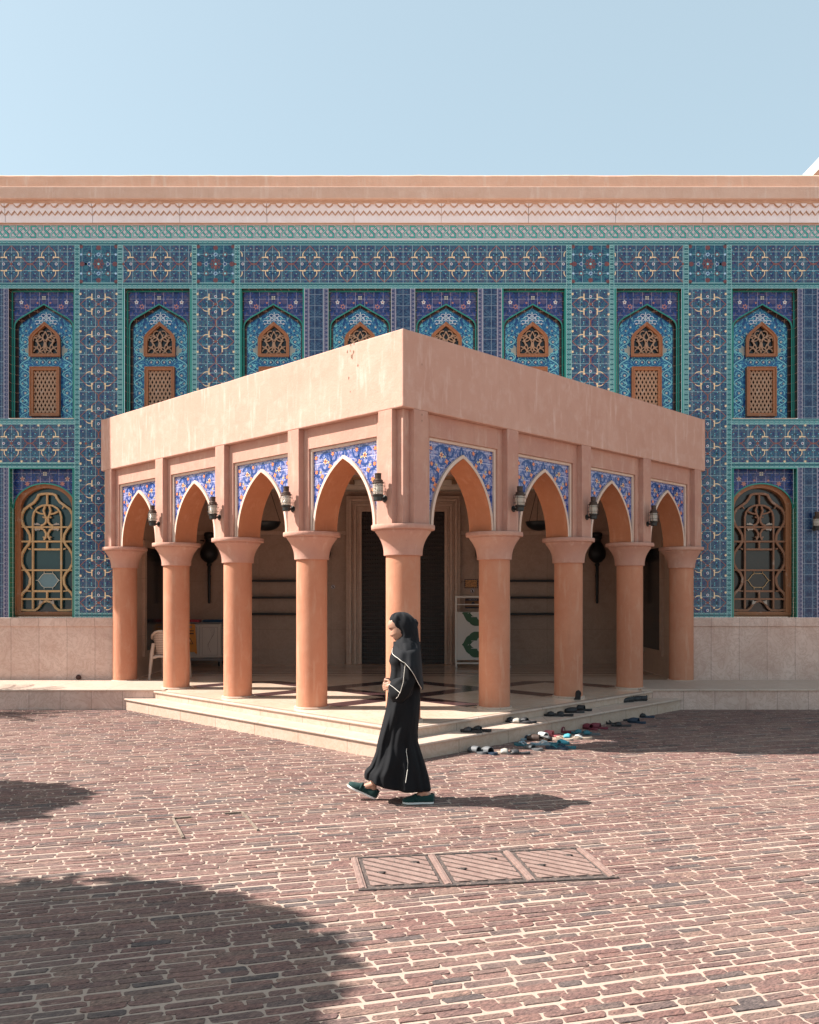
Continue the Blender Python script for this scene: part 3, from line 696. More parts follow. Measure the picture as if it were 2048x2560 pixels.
# carved frieze: slabs with two rows of cut edges
fr = MB(); zt, zb = fz(504,-.07), fz(556,-.07)
joint = 217.0; nj = list(range(-3, 13))
def two_tone(P, y0, y1):
    n = len(P); fr.add([(x,y0,z) for x,z in P], [tuple(range(n))], 0)
    # edge faces brown for relief contrast, with brown bands along and under the arris
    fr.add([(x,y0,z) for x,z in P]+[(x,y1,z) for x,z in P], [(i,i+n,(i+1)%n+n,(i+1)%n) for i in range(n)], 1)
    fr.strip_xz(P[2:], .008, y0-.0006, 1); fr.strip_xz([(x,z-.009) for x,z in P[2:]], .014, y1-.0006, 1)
edges = [18+joint*k for k in nj]
for a, b in zip(edges[:-1], edges[1:]):
    xa, xb = fx(a)+.004, fx(b)-.004
    fr.box(xa, xb, -.07, .0, zb, zt+.05, 0)
    per = (xb-xa)/14; zc = fz(537); am = .033     # zigzag edge
    P = [(xb, zt+.05), (xa, zt+.05)]
    pts = []
    for i in range(28): pts.append((xa+per*i/2, zc + (am if i%2 else -am)))
    pts.append((xb, zc-am)); two_tone(P+pts, -.090, -.0705)
    per = (xb-xa)/7; zc = fz(517); pts = []
    for i in range(7):
        for (u, v) in ((0,-.045),(.06,-.040),(.16,-.030),(.20,-.012),(.26,-.012),(.28,.014),(.34,.030),(.42,.042),(.5,.046),(.58,.042),(.66,.030),(.72,.014),(.74,-.012),(.80,-.012),(.84,-.030),(.94,-.040)):
            pts.append((xa+per*(i+u), zc+v))
    pts.append((xb, zc-.045)); two_tone(P+pts, -.118, -.0905)
fr.build('carved_frieze', [M_FRIEZE, M_FRIEZE2], bld)
m = MB(); m.box(fx(XL), fx(XR), -.055, .0, fz(560), fz(556,-.07)-.001); m.build('frieze_ledge', M_FRIEZE2, bld)
m = MB(); m.box(fx(XL), fx(XR), -.12, .0, fz(508,-.12), fz(501,-.12)); m.build('frieze_ledge', M_FRIEZE2, bld)
# knotted strapwork band
kb = MB(); rect(kb, XL, XR, 558, 600.5, -.002, 0)
uq = 1/8.625; per = 292*uq
top0 = 540
teal = [(62,430),(92,460),(182,460),(182,385),(90,300),(90,222),(188,222),(354,430)]
lite = [(130,335),(245,222),(325,222),(325,300),(232,385),(232,460),(325,460),(422,335)]
def kxy(p, k): return (fx(p[0]*uq + per*k), fz(top0 + p[1]*uq))
for k in range(-16, 76):
    A = [kxy(p, k) for p in teal]; B = [kxy(p, k) for p in lite]
    kb.strip_xz(A, .031, -.0032, 1); kb.strip_xz(A, .0185, -.0044, 2)
    kb.strip_xz(B, .031, -.0056, 1); kb.strip_xz(B, .0185, -.0068, 3)
    # pass the teal strap over the pale one where it crosses upward
    C = [kxy((182,400), k), kxy((110,322), k)]; kb.strip_xz(C, .030, -.0080, 1); kb.strip_xz(C, .0185, -.0092, 2)
kb.build('knot_band', [M_KNOTBG, M_NAVY, M_TEALD, M_TEALL], bld)
# tile fields
def fig_cell(m, cx_, cz_, ax, y, xmin, xmax, zmin, zmax):
    """one node of the red trellis with its four pale twig figures; ax 0 = band runs along x, 1 = along z"""
    q = 1/8.625/S
    def T(p, sx, sz):
        a, b = sx*p[0]*q, sz*p[1]*q
        return (cx_+a, cz_+b) if ax == 0 else (cx_+b, cz_+a)
    def inb(P): return all(xmin+.004 < x < xmax-.004 and zmin+.004 < z < zmax-.004 for x, z in P)
    for sx in (-1,1):
        for sz in (-1,1):
            red = [[(402,6),(340,12),(290,70),(235,142)], [(0,396),(60,330),(120,268),(150,230)], [(0,8),(60,70),(96,120)], [(150,160),(60,70)], [(235,142),(300,60)]]
            for P_ in red[:3]:
                P = [T(p,sx,sz) for p in P_]
                if inb(P): m.strip_xz(P, .0105, y-.0003*(1 if sx>0 else 2), 1)
            for P_, w in (([(92,146),(228,142)],.019),([(150,160),(152,205),(140,240)],.015),([(143,243),(112,270)],.011)):
                P = [T(p,sx,sz) for p in P_]
                if inb(P): m.strip_xz(P, w, y-.0016, 2)
            P = [T(p,sx,sz) for p in ((85,135),(112,112),(134,140),(104,168))]
            if inb(P): m.poly([(x,y-.002,z) for x,z in (P if (sx*sz>0) != (ax==1) else P[::-1])], 2)
            c = T((165,0),sx,1)
            if sz > 0 and inb([c]): m.disc_xz(c[0], c[1], .024, y-.0020, 10, 5); m.disc_xz(c[0], c[1], .015, y-.0026, 8, 4)
            for p, r in (((335,335),.017),((0,200),.012),((20,40),.016)):
                c = T(p,sx,sz)
                if inb([(c[0]-r,c[1]-r),(c[0]+r,c[1]+r)]): m.disc_xz(c[0], c[1], r, y-.002, 8, 4); m.disc_xz(c[0], c[1], r*.5, y-.0026, 6, 3)
            c = T((222,388),sx,sz)
            if inb([(c[0]-.01,c[1]-.01),(c[0]+.01,c[1]+.01)]): m.flower_xz(c[0], c[1], .026, y-.0022, 2, 5, .9)
            for p in ((60,190),(290,210),(380,150),(250,300)):
                c = T(p,sx,sz)
                if inb([c]): m.flower_xz(c[0], c[1], .011, y-.0018, 3, 4)
    m.disc_xz(cx_, cz_, .020, y-.002, 8, 1)
FM = [M_FIG, M_RED, M_CRM, M_CYAN, M_MAR, M_WHT]
PERX = 93.3/S
def fig_panel(a, b, t, u, ax):
    m = MB(); rect(m, a, b, t, u, 0, 0)
    xa, xb, za, zb = fx(a), fx(b), fz(u), fz(t)
    if ax == 0:
        zc = (za+zb)/2; cx_ = fx(CX)  + PERX/2
        k = math.floor((xa-cx_)/PERX)
        x = cx_ + k*PERX
        while x < xb + PERX: fig_cell(m, x, zc, 0, -.002, xa, xb, za, zb); x += PERX
    else:
        xc = (xa+xb)/2; z = fz(760.5)
        while z > za-PERX: fig_cell(m, xc, z, 1, -.002, xa, xb, za, zb); z -= PERX
        fig_cell(m, xc, fz(760.5)+PERX, 1, -.002, xa, xb, za, zb)
    # keep the glaze pattern centred on the panel
    o = m.build('tile_panel', FM, bld); return o
PAN = [(XL,-110,613,707,0),(199,294,721,1532,1),(492,586.5,721,1190,1),(307,480,613,707,0)]
fig_panel(600, 1416, 613, 707, 0)
for (a,b,t,u,ax) in ((12,186.7,613,707,0),(307,480,613,707,0),(-130,186.7,1061,1156,0),(199,294,721,1532,1),(492,586.5,721,1190,1)):
    if a == 12: a = XL
    if a == -130: a = XL
    for (p, q) in mir(a, b): fig_panel(p, q, t, u, ax)
def med_panel(a, b, t, u):
    m = MB(); rect(m, a, b, t, u, 0, 0); xa,xb,za,zb = fx(a),fx(b),fz(u),fz(t); xc,zc = (xa+xb)/2,(za+zb)/2; w = (xb-xa)/4; y = -.002
    for k in range(8):
        an = math.pi*k/4; m.flower_xz(xc+.075*math.cos(an), zc+.075*math.sin(an), .032, y-.0004*(k%2), 1, 4, an)
    m.disc_xz(xc, zc, .05, y-.0012, 12, 1); m.disc_xz(xc, zc, .02, y-.0018, 8, 3)
    for sx in (-1,1):
        for sz in (-1,1): m.flower_xz(xc+sx*w, zc+sz*w, .052, y-.0012, 1, 8); m.disc_xz(xc+sx*w, zc+sz*w, .02, y-.0018, 8, 3)
        m.flower_xz(xc, zc+sx*w, .042, y-.0020, 2, 6); m.disc_xz(xc, zc+sx*w, .018, y-.0026, 8, 4); m.flower_xz(xc+sx*w, zc, .038, y-.0020, 5, 8); m.disc_xz(xc+sx*w, zc, .024, y-.0026, 8, 4)
        for q in (-1,1): m.flower_xz(xc+sx*1.82*w, zc+q*w, .026, y-.0020, 2, 6)
        m.disc_xz(xc+sx*1.72*w, zc, .042, y-.0012, 8, 1); m.disc_xz(xc, zc+sx*1.72*w, .042, y-.0012, 8, 1)
        for q in (-1,1): m.disc_xz(xc+sx*1.85*w, zc+q*1.85*w, .035, y-.0012, 8, 1)
    for k in range(14):
        an = 2*math.pi*(k+.5)/14; m.flower_xz(xc+.15*math.cos(an), zc+.15*math.sin(an), .012, y-.0014, 2, 4)
    m.build('medallion_panel', [M_MED, plain('brick_red_glaze',(0.16,0.04,0.045),0.3,var=0.3,scale=30) if False else M_RED2, M_LTBL, M_CYAN, M_MEDN, M_WHT], bld)
M_RED2 = plain('oxblood_glaze', (0.15,0.045,0.05), 0.3, var=0.4, scale=40); M_MEDN = plain('deep_blue_glaze', (0.015,0.06,0.20), 0.3)
for a, b in ((199,294),(492,586.5)):
    for (p, q) in mir(a, b): med_panel(p, q, 613, 707)
# narrow turquoise borders with pale edging
bm = MB()
def border(a, b, t, u):
    rect(bm, a, b, t, u, -.001, 0)
    e = 1.5
    if (b-a) > (u-t): rect(bm, a, b, t, t+e, -.0032, 1); rect(bm, a, b, u-e, u, -.0032, 1)
    else: rect(bm, a, a+e, t, u, -.0030, 1); rect(bm, b-e, b, t, u, -.0030, 1)
for (t,u) in ((600.5,613),(707,721)): border(XL, XR, t, u)
for a, b, u in ((186.7,199,1544),(294,307,1532),(480,492,1190),(586.5,600,1190)):
    for (p, q) in mir(a, b): rect(bm, p, q, 613, u, -.0022, 0); rect(bm, p, p+1.5, 613, u, -.0040, 1); rect(bm, q-1.5, q, 613, u, -.0040, 1)
for (t,u) in ((1047,1061),(1156,1169)):
    for (p, q) in mir(XL, 186.7): border(p, q, t, u)
for (p, q) in mir(199, 300): rect(bm, p, q, 1532, 1544, -.0026, 0)
for (p, q) in mir(307, 480): border(p, q, 1047, 1061); rect(bm, p, q, 1061, 1190, 0, 0)
bm.build('turquoise_border', [M_TEALB, M_LINE], bld)
# dark tiled strips between niches, with violet edging
def dark_strip(a, b, t, u):
    dk = MB(); rect(dk, a, b, t, u, 0, 0)
    rect(dk, a, a+11, t, u, -.002, 1); rect(dk, a+11, a+12.2, t, u, -.003, 2); rect(dk, a, a+1.4, t, u, -.003, 2)
    rect(dk, b-11, b, t, u, -.002, 1); rect(dk, b-12.2, b-11, t, u, -.003, 2); rect(dk, b-1.4, b, t, u, -.003, 2)
    dk.build('dark_tile_strip', [M_DKT, M_VIOB, M_LINEV], bld)
for (p, q) in mir(761, 821): dark_strip(p, q, 721, 1190)
dark_strip(978, 1038, 721, 1190)
for t, u in ((721,1047),(1169,1544)):
    for (p, q) in mir(-39, 21.6): dark_strip(p, q, t, u)
    for (p, q) in mir(XL, -39): m = MB(); rect(m, p, q, t, u); m.build('tile_panel', M_FIG, bld)
# plain margins that close the facade behind the portico
cl = MB()
for (a,b,t,u) in ((600,604,721,1190),(757,761,721,1190),(821,821.1,721,1190),(475,480,721,1047),(307,311,721,1047)):
    for (p, q) in mir(a, b): rect(cl, p, q, t, u, .0005, 0)
for (p, q) in mir(184, 186.7): rect(cl, p, q, 721, 1047, .0005, 0); rect(cl, p, q, 1169, 1544, .0005, 0)
for (p, q) in mir(294, 323): rect(cl, p, q, 1190, 1544, .0005, 0)
cl.box(-4.7, 4.7, .0, .12, 4.13, fz(1189), 1)
for (a, b) in ((604,757),(821,978)):
    for (p, q) in mir(a, b): rect(cl, p, q, 1047, 1190, .0006, 0)
cl.build('edge_tiles', [M_TEAL, M_PIER], bld)

# --- upper niche with its two timber windows (local: x from the niche axis, z from the niche sill, y inward)
NW, NH = 0.5505, 2.197
nz0 = fz(1045)
def niche():
    m = MB(); d1, d2 = .12, .215
    # black glazed reveals
    m.poly([(-NW,0,0),(-NW,d1,0),(-NW,d1,NH),(-NW,0,NH)],0); m.poly([(NW,d1,0),(NW,0,0),(NW,0,NH),(NW,d1,NH)],0)
    m.poly([(-NW,0,NH),(-NW,d1,NH),(NW,d1,NH),(NW,0,NH)],0); m.poly([(-NW,d2,0),(-NW,0,0),(NW,0,0),(NW,d2,0)],0)
    w = .503; OUT = [(-w,0),(-w,1.585),(-.49,1.64),(-.455,1.69),(-.40,1.733),(0,1.965),(.40,1.733),(.455,1.69),(.49,1.64),(w,1.585),(w,0)]
    # spandrel plane around the pointed opening
    for i in range(len(OUT)-1):
        (xa,za),(xb,zb) = OUT[i],OUT[i+1]
        if abs(xb-xa) > 1e-6: m.poly([(xa,d1,za),(xb,d1,zb),(xb,d1,NH),(xa,d1,NH)],1)
        m.poly([(xa,d1,za),(xa,d2,za),(xb,d2,zb),(xb,d1,zb)],0)
    m.poly([(-NW,d1,0),(-w,d1,0),(-w,d1,NH),(-NW,d1,NH)],0); m.poly([(w,d1,0),(NW,d1,0),(NW,d1,NH),(w,d1,NH)],0)
    # green edging of the frame and of the arch
    m.strip_xz([(-NW+.012,0),(-NW+.012,NH-.012),(NW-.012,NH-.012),(NW-.012,0)], .024, d1-.002, 2)
    m.bar_xz(OUT, .020, d1-.012, d1, 2)
    IN = [(x*.955, z-.016 if z > 1 else z) for x, z in OUT]
    m.bar_xz(IN, .035, d2-.035, d2-.002, 0)
    m.poly([(x,d2,z) for x,z in OUT][::-1],3)
    # painted ornament on the violet spandrels
    y = d1-.003
    for sg in (-1,1):
        m.flower_xz(sg*.385,2.00,.042,y,4,5); m.disc_xz(sg*.385,2.00,.028,y-.001,10,8); m.flower_xz(sg*.385,2.00,.022,y-.002,5,5)
        m.flower_xz(sg*.295,1.925,.052,y,5,6); m.disc_xz(sg*.295,1.925,.02,y-.001,8,9)
        m.flower_xz(sg*.11,1.975 if False else 1.99,.024,y-.0006,5,6)
        for (cx_,cz_,r,a0,a1) in ((.455,1.90,.055,.5,5.6),(.455,1.80,.06,.2,5.0),(.29,2.09,.05,3,7.6),(.16,2.07,.055,.4,4.2),(.46,2.09,.045,0,4)):
            m.strip_xz([(sg*(cx_+r*math.cos(a)),cz_+r*math.sin(a)) for a in np.linspace(a0,a1,12)], .016, y-.0003, 9)
    for k in range(4):
        an = math.pi/4+math.pi/2*k; m.flower_xz(.025*math.cos(an), 2.075+.025*math.sin(an), .018, y-.0012, 4, 4, an)
    # scrollwork on the azure ground
    y = d2-.003
    def W(p): return [(p[0][i],p[1][i]) for i in range(len(p[0]))]
    for sg in (-1,1):
        for zc in (.12,.42,.72,1.02,1.30):
            P = [(sg*(.365+.085*math.sin(t*2*math.pi)), zc+(t-.5)*.30) for t in np.linspace(0,1,14)]; m.strip_xz(P,.013,y,6)
            P = [(sg*(.365+.055*math.cos(a)), zc+.05+.055*math.sin(a)) for a in np.linspace(-.5,3.9,10)]; m.strip_xz(P,.010,y-.0004,6)
            P = [(sg*(.375+.05*math.cos(a)), zc-.09+.05*math.sin(a)) for a in np.linspace(2.2,6.6,10)]; m.strip_xz(P,.010,y-.0006,6)
            m.flower_xz(sg*.36,zc+.05,.025,y-.0012,4,5); m.flower_xz(sg*.405,zc-.085,.020,y-.0012,7,5); m.flower_xz(sg*.30,zc+.12,.016,y-.0012,7,5)
            m.poly([(sg*q[0]+0,y-.0008,zc+q[1]) for q in ((.30,-.12),(.335,-.07),(.40,-.035),(.36,-.085))][::(1 if sg>0 else -1)],6)
        for (a,b) in ((.26,1.60),(.16,1.66),(.34,1.54),(.23,1.49),(.10,1.62),(.40,1.46),(.31,1.44)): m.flower_xz(sg*a,b+.0,.022,y-.0012,4 if a*7%2>1 else 7,5)
        m.poly([(sg*q[0],y-.0014,q[1]) for q in ((.268,1.13),(.268,1.26),(.315,1.295),(.325,1.24),(.375,1.235),(.355,1.17),(.31,1.16),(.29,1.10))][::(-1 if sg>0 else 1)],7)
        for (cx_,cz_,r) in ((.05,1.80,.035),(.095,1.755,.045),(.045,1.735,.03),(.15,1.69,.04),(.09,1.685,.03)):
            m.strip_xz([(sg*(cx_+r*math.cos(a)),cz_+r*.8*math.sin(a)) for a in np.linspace(0,5.6,12)],.009,y-.0016,8)
        for (cx_) in (.06,.16):
            m.flower_xz(sg*cx_,1.0,.022,y-.0012,4,5); m.strip_xz([(sg*(cx_+.05*math.cos(a)),1.0+.04*math.sin(a)) for a in np.linspace(0,4.5,10)],.008,y-.0004,6)
    m.strip_xz([(0,1.70),(0,1.86)],.012,y-.002,8)
    o = m.build('niche', [M_BLACKT,M_PURP,M_TEAL,M_BLUE,M_CRM2,M_RSE,M_CYAN,M_SND,M_WHT,M_COB], bld)
    # timber windows
    uw = [(-.257,1.087),(-.257,1.40),(-.235,1.455),(-.19,1.505),(0,1.66),(.19,1.505),(.235,1.455),(.257,1.40),(.257,1.087)]
    iw = [(x*.84, z-.030 if z > 1.3 else z+.048) for x, z in uw]
    f = MB(); mid = [((a[0]+b[0])/2, (a[1]+b[1])/2) for a, b in zip(uw, iw)]
    f.bar_xz(mid, .046, d2-.075, d2-.004, 0, closed=True); f.bar_xz([(x*1.10,(z-1.37)*1.08+1.37) for x,z in mid], .018, d2-.090, d2-.06, 0, closed=True)
    fo = f.build('window_frame', M_WOOD, o, bevel=.004)
    g_ = MB(); g_.poly([(x,d2-.006,z) for x,z in iw][::-1]); g_.build('pane', M_GLASSD, o)
    l = MB(); Z = 1.13
    def C(P, r=.0075): l.bar_xz(P, r*2, d2-.050, d2-.034)
    for sg in (-1,1):
        def A(cx_,cz_,r,a0,a1,n_=10,e=1): C([(sg*(cx_+r*math.cos(a)),cz_+r*e*math.sin(a)) for a in np.linspace(a0,a1,n_)])
        A(.0,1.155,.10,.15,1.6); A(.10,1.275,.10,2.6,4.6); A(.19,1.23,.11,2.3,4.1); A(.06,1.34,.075,-1.2,1.9); A(.11,1.42,.07,2.4,5.4)
        A(.13,1.38,.075,-.3,2.3); A(.17,1.30,.055,1.6,4.9); A(.055,1.47,.055,-1.4,2.0); A(.14,1.17,.055,.0,3.1); A(.20,1.36,.06,1.8,3.6)
        C([(0,1.15),(sg*.03,1.24),(sg*.012,1.33),(sg*.05,1.41),(0,1.52)]); C([(sg*.20,1.26),(sg*.13,1.24),(sg*.09,1.17),(sg*.03,1.14)])
        C([(sg*.20,1.40),(sg*.12,1.43),(sg*.04,1.40),(0,1.36)])
    l.prism_xz([(-.03,1.27),(0,1.22),(.03,1.27),(.022,1.31),(0,1.34),(-.022,1.31)], d2-.055, d2-.03)
    l.build('carved_lattice', M_WOODB, o)
    f = MB(); f.bar_xz([(-.225,.090),(-.225,.877),(.225,.877),(.225,.090)], .058, d2-.075, d2-.004, 0, closed=True)
    f.bar_xz([(-.247,.068),(-.247,.899),(.247,.899),(.247,.068)], .018, d2-.090, d2-.06, 0, closed=True)
    f.build('window_frame', M_WOOD, o, bevel=.004)
    g_ = MB(); g_.poly([(-.19,d2-.005,.12),(.19,d2-.005,.12),(.19,d2-.005,.845),(-.19,d2-.005,.845)]); g_.build('pane', M_GLASSD, o)
    l = MB(); px_, pz_ = .065, .132; w = .026
    for sgn in (-1,1):
        k = -14
        while k < 20:
            # diagonal bar through (k*px_, .12) clipped to the opening
            pts = []
            for t in np.linspace(0,.725,2):
                pass
            x_a = k*px_+px_/2; slope = sgn*px_/pz_*1.0
            za, zb = 0.0, .725
            # clip by x in [-.19,.19]
            lo_, hi_ = 0.0, .725
            for X in (-.189,.189):
                tt = (X-x_a)/slope
                if slope*(1 if X > 0 else -1) > 0: hi_ = min(hi_, tt)
                else: lo_ = max(lo_, tt)
            if hi_-lo_ > .01:
                yy = d2-.045 if sgn > 0 else d2-.0445
                l.bar_xz([(x_a+slope*lo_,.12+lo_),(x_a+slope*hi_,.12+hi_)], w, yy, yy+.018)
            k += 1
    l.build('diamond_lattice', M_WOODB, o)
    return o
M_CRM2 = plain('ivory_glaze', (0.58,0.55,0.46), 0.3); M_RSE = plain('rose_glaze', (0.42,0.17,0.14), 0.3, var=0.2); M_SND = plain('sand_glaze', (0.38,0.40,0.36), 0.3, var=0.2)
no = niche(); centres = [102.8, 393.0, 681.0, 899.5]; allc = centres + [2*CX-c for c in centres]
no.location = (fx(allc[0]), 0, nz0)
for c in allc[1:]: copy_tree(no, (fx(c), 0, nz0), bld)

# --- ground floor arched windows
AW, AZ0, AZ1 = 0.5505, fz(1544), fz(1169)
def ell(w, z0, h, n=18): return [(-w*math.cos(math.pi*i/n), z0+h*math.sin(math.pi*i/n)) for i in range(n+1)]
def arched_window(kind):
    sgx = -1 if kind == 'L' else 1
    H = AZ1-AZ0; m = MB(); d1, d2 = .16, .27
    m.poly([(-AW,0,0),(-AW,d1,0),(-AW,d1,H),(-AW,0,H)],0); m.poly([(AW,d1,0),(AW,0,0),(AW,0,H),(AW,d1,H)],0)
    m.poly([(-AW,0,H),(-AW,d1,H),(AW,d1,H),(AW,0,H)],0); m.poly([(-AW,d2+.1,0),(-AW,0,0),(AW,0,0),(AW,d2+.1,0)],0)
    AP = ell(AW-.002, fz(1271.7,d1)-AZ0, .43)
    for i in range(len(AP)-1):
        (xa,za),(xb,zb) = AP[i],AP[i+1]
        m.poly([(xa,d1,za),(xb,d1,zb),(xb,d1,H),(xa,d1,H)],1); m.poly([(xa,d1,za),(xa,d2+.1,za),(xb,d2+.1,zb),(xb,d1,zb)],0)
    m.poly([(-AW+.002,d1,0),(-AW+.002,d2+.1,0),(-AW+.002,d2+.1,AP[0][1]),(-AW+.002,d1,AP[0][1])],0); m.poly([(AW-.002,d2+.1,0),(AW-.002,d1,0),(AW-.002,d1,AP[-1][1]),(AW-.002,d2+.1,AP[-1][1])],0)
    m.bar_xz([(x*.985,z) for x,z in AP], .022, d1-.014, d1, 2)
    m.strip_xz([(-AW+.010,0),(-AW+.010,H-.010),(AW-.010,H-.010),(AW-.010,0)], .018, -.0045, 2)
    y = d1-.003
    for sg in (-1,1):
        m.flower_xz(sg*.385,H-.17,.045,y,4,5); m.disc_xz(sg*.385,H-.17,.028,y-.001,10,5); m.flower_xz(sg*.30,H-.255,.05,y,5,6); m.flower_xz(sg*.12,H-.20,.028,y,5,6)
        for (cx_,dz,r,a0,a1) in ((.47,.25,.055,.5,5.6),(.48,.38,.05,.2,5.0),(.26,.08,.05,3,7.6),(.13,.09,.055,.4,4.2),(.47,.07,.045,0,4)):
            m.strip_xz([(sg*(cx_+r*math.cos(a)),H-dz+r*math.sin(a)) for a in np.linspace(a0,a1,12)], .016, y-.0003, 6)
    for k in range(4): an = math.pi/4+math.pi/2*k; m.flower_xz(.025*math.cos(an), H-.085+.025*math.sin(an), .02, y-.0012, 4, 4, an)
    o = m.build('arched_window', [M_GREENT,M_PURP,M_TEAL,M_BLUE,M_CRM2,M_RSE,M_COB], bld)
    zs = fz(1271.7,d2)-AZ0
    f = MB(); FR = [(-.485,.05)] + ell(.485, zs, .395)+[(.485,.05)]
    f.bar_xz(FR, .088, d2-.06, d2+.05, 0, closed=True); f.bar_xz([(x*1.07,z*1.02) for x,z in FR], .022, d2-.085, d2, 0, closed=True)
    f.build('window_frame', M_WOOD, o, bevel=.006)
    gl = MB(); gl.poly([(x,d2+.045,z) for x,z in FR][::-1]); gl.build('pane', M_GLASST if kind == 'L' else M_GLASSB, o)
    # lattice traced in metres about the window axis
    Q = 824.0
    def u(x, yv): return ((x-685)/Q, CAMH+(HY-(1180+yv/5.672))*(DF+.23)/FPX-AZ0)
    def U(P): return [u(*p) for p in P]
    l = MB(); y0, y1 = d2-.03, d2+.012; w1, w2 = .029, .038
    def both(P, w, ya=0.0):
        l.bar_xz(U(P), w, y0-ya, y1); l.bar_xz(U([(1370-a, b) for a, b in P]), w, y0-ya, y1)
    both([(483,1940),(483,640),(500,570),(545,510),(610,475),(686,468)], w1, .001)
    both([(686,306),(610,310),(565,325),(545,370),(500,430),(430,478),(365,525),(325,600),(320,670),(345,750),(400,820),(440,890),(448,960),(420,1030),(370,1090),(330,1160),(318,1230),(325,1300),(360,1370),(415,1430),(448,1500),(440,1590),(400,1660),(345,1710),(316,1770),(316,1955)], w2, .004)
    both([(316,1955),(420,1962),(520,1960),(565,1925),(600,1870),(640,1840),(686,1832)], w2*.9, .003)
    both([(445,482),(470,520)], .018, .002); both([(420,1085),(455,1095)], .022, .002); both([(395,1685),(455,1690)], .020, .002); both([(310,780),(360,775)], .022, .002); both([(310,1395),(360,1390)], .022, .002)
    both([(655,485),(635,545),(650,600),(672,650),(668,710),(640,745),(595,758)], .030, .002); both([(530,560),(580,585),(635,595)], .026, .003); both([(510,800),(590,800),(640,815),(670,870),(668,920),(640,960)], .030, .002)
    both([(625,635),(650,650)], .018, .003); both([(625,920),(650,925)], .018, .003)
    for (yy,a,b,w) in ((780,390,980,w1),(985,318,1052,.030),(1097,500,870,.032),(1392,390,980,w1),(1690,480,890,.034),(1802,332,1040,.030)):
        l.bar_xz(U([(a,yy),(b,yy)]), w, y0-.0015, y1)
    for (a,b) in ((312,462),(992,1085),(1700,1792)): l.bar_xz(U([(685,a),(685,b)]), .029, y0-.0005, y1)
    l.build('carved_lattice', M_WOODG if kind == 'L' else M_WOODR, o)
    c = MB(); both_ = []
    for sg in (1,-1):
        for P in ([(500,750),(512,722),(525,735),(545,718),(590,742),(600,756)],[(505,806),(600,806),(585,826),(545,822),(530,838)]):
            PP_ = U([(685+(p[0]-685)*sg, p[1]) for p in P]); c.prism_xz(PP_[::-1] if sg > 0 else PP_, d2-.04, d2-.02)
        PP_ = U([(685+(p[0]-685)*sg, p[1]) for p in [(575,1880),(590,1815),(612,1835),(640,1830),(610,1870)]]); c.prism_xz(PP_[::-1] if sg > 0 else PP_, d2-.05, d2-.02)
    c.build('leaf_carving', M_PALEW, o)
    oc = [(625,1440),(755,1440),(785,1465),(805,1500),(838,1535),(805,1575),(785,1610),(755,1635),(625,1635),(590,1610),(570,1575),(540,1535),(570,1500),(595,1465)]
    pq = MB()
    if kind == 'L': pq.poly([(p[0],d2+.035,p[1]) for p in U(oc)][::-1], 0)
    pq.bar_xz(U(oc), .009, d2+.02, d2+.03, 1, closed=True)
    for P in ([(628,1410),(628,1440)],[(750,1410),(750,1440)],[(628,1635),(628,1665)],[(750,1635),(750,1665)],[(510,1535),(540,1535)],[(838,1535),(868,1535)]): pq.bar_xz(U(P), .008, d2+.02, d2+.03, 1)
    pq.build('plaque', [M_PLAQ, M_CRM2 if kind == 'L' else M_WOODG], o)
    return o
wl = arched_window('L'); wl.location = (fx(102.8), 0, AZ0); wr = arched_window('R'); wr.location = (fx(2*CX-102.8), 0, AZ0)
tag(wl, 'arched window with a golden lattice and teal glass'); tag(wr, 'arched window with a brown lattice and curtained glass')
# --- plinth
for sg in (-1,1):
    a, b = (fx(XL), -4.64) if sg < 0 else (4.64, fx(XR)); m = MB(); m.box(a, b, -.02, .12, ZF-.02, fz(1566,-.03)-.001); m.box(a, b, -.03, .12, ZF-.02, ZF+.062)
    pl = m.build('plinth', M_PLINTH, bld); c = MB(); c.box(a, b, -.045, .12, fz(1566,-.045), fz(1545,-.045)); c.build('plinth_cap', M_PLINTH, pl, bevel=.006)
# --- vestibule
V = MB(); D_ = DB-DF
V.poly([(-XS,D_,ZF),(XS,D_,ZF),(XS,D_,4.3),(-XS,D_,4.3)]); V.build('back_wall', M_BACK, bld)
for sg in (-1,1):
    V = MB(); x = sg*XS; V.box(min(x,x+sg*.2), max(x,x+sg*.2), .125 if True else 0, D_, ZF, 4.3)
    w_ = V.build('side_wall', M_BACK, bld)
    F = MB(); xa = x-sg*.05
    # tall dark opening with a marble surround
    ya, yb, za, zb = 15.70-DF, 16.80-DF, .75, 2.60
    F.box(min(x,xa), max(x,xa), ya-.12, ya, za-.1, zb+.12); F.box(min(x,xa), max(x,xa), yb, yb+.12, za-.1, zb+.12); F.box(min(x,xa), max(x,xa), ya, yb, zb, zb+.12)
    F.box(min(x,x-sg*.025), max(x,x-sg*.025), .14, .30, ZF, 3.6)
    F.build('side_window_surround', M_BACK, w_)
    Gm = MB(); xo = x-sg*.03; Gm.box(min(x,xo), max(x,xo), ya, yb, za, zb); Gm.build('side_window', M_GLASSD, w_)
V = MB(); V.poly([(-XS-.2,-.02,4.125),(XS+.2,-.02,4.125),(XS+.2,D_+.1,4.125),(-XS-.2,D_+.1,4.125)][::-1]); V.box(-XS,XS,D_-.35,D_-.002,3.93,4.12); V.box(-XS,XS,D_-.45,D_-.352,4.0,4.12)
V.build('vestibule_ceiling', M_CEIL, bld)
V = MB()
for k in range(-4,5): V.box(k*1.05-.05,k*1.05+.05,.15,D_-.46,4.02,4.123)
V.box(-XS,XS,1.2,1.3,4.015,4.1235); V.box(-XS,XS,2.3,2.4,4.015,4.1235); V.build('vestibule_beam', M_BEAM, bld)
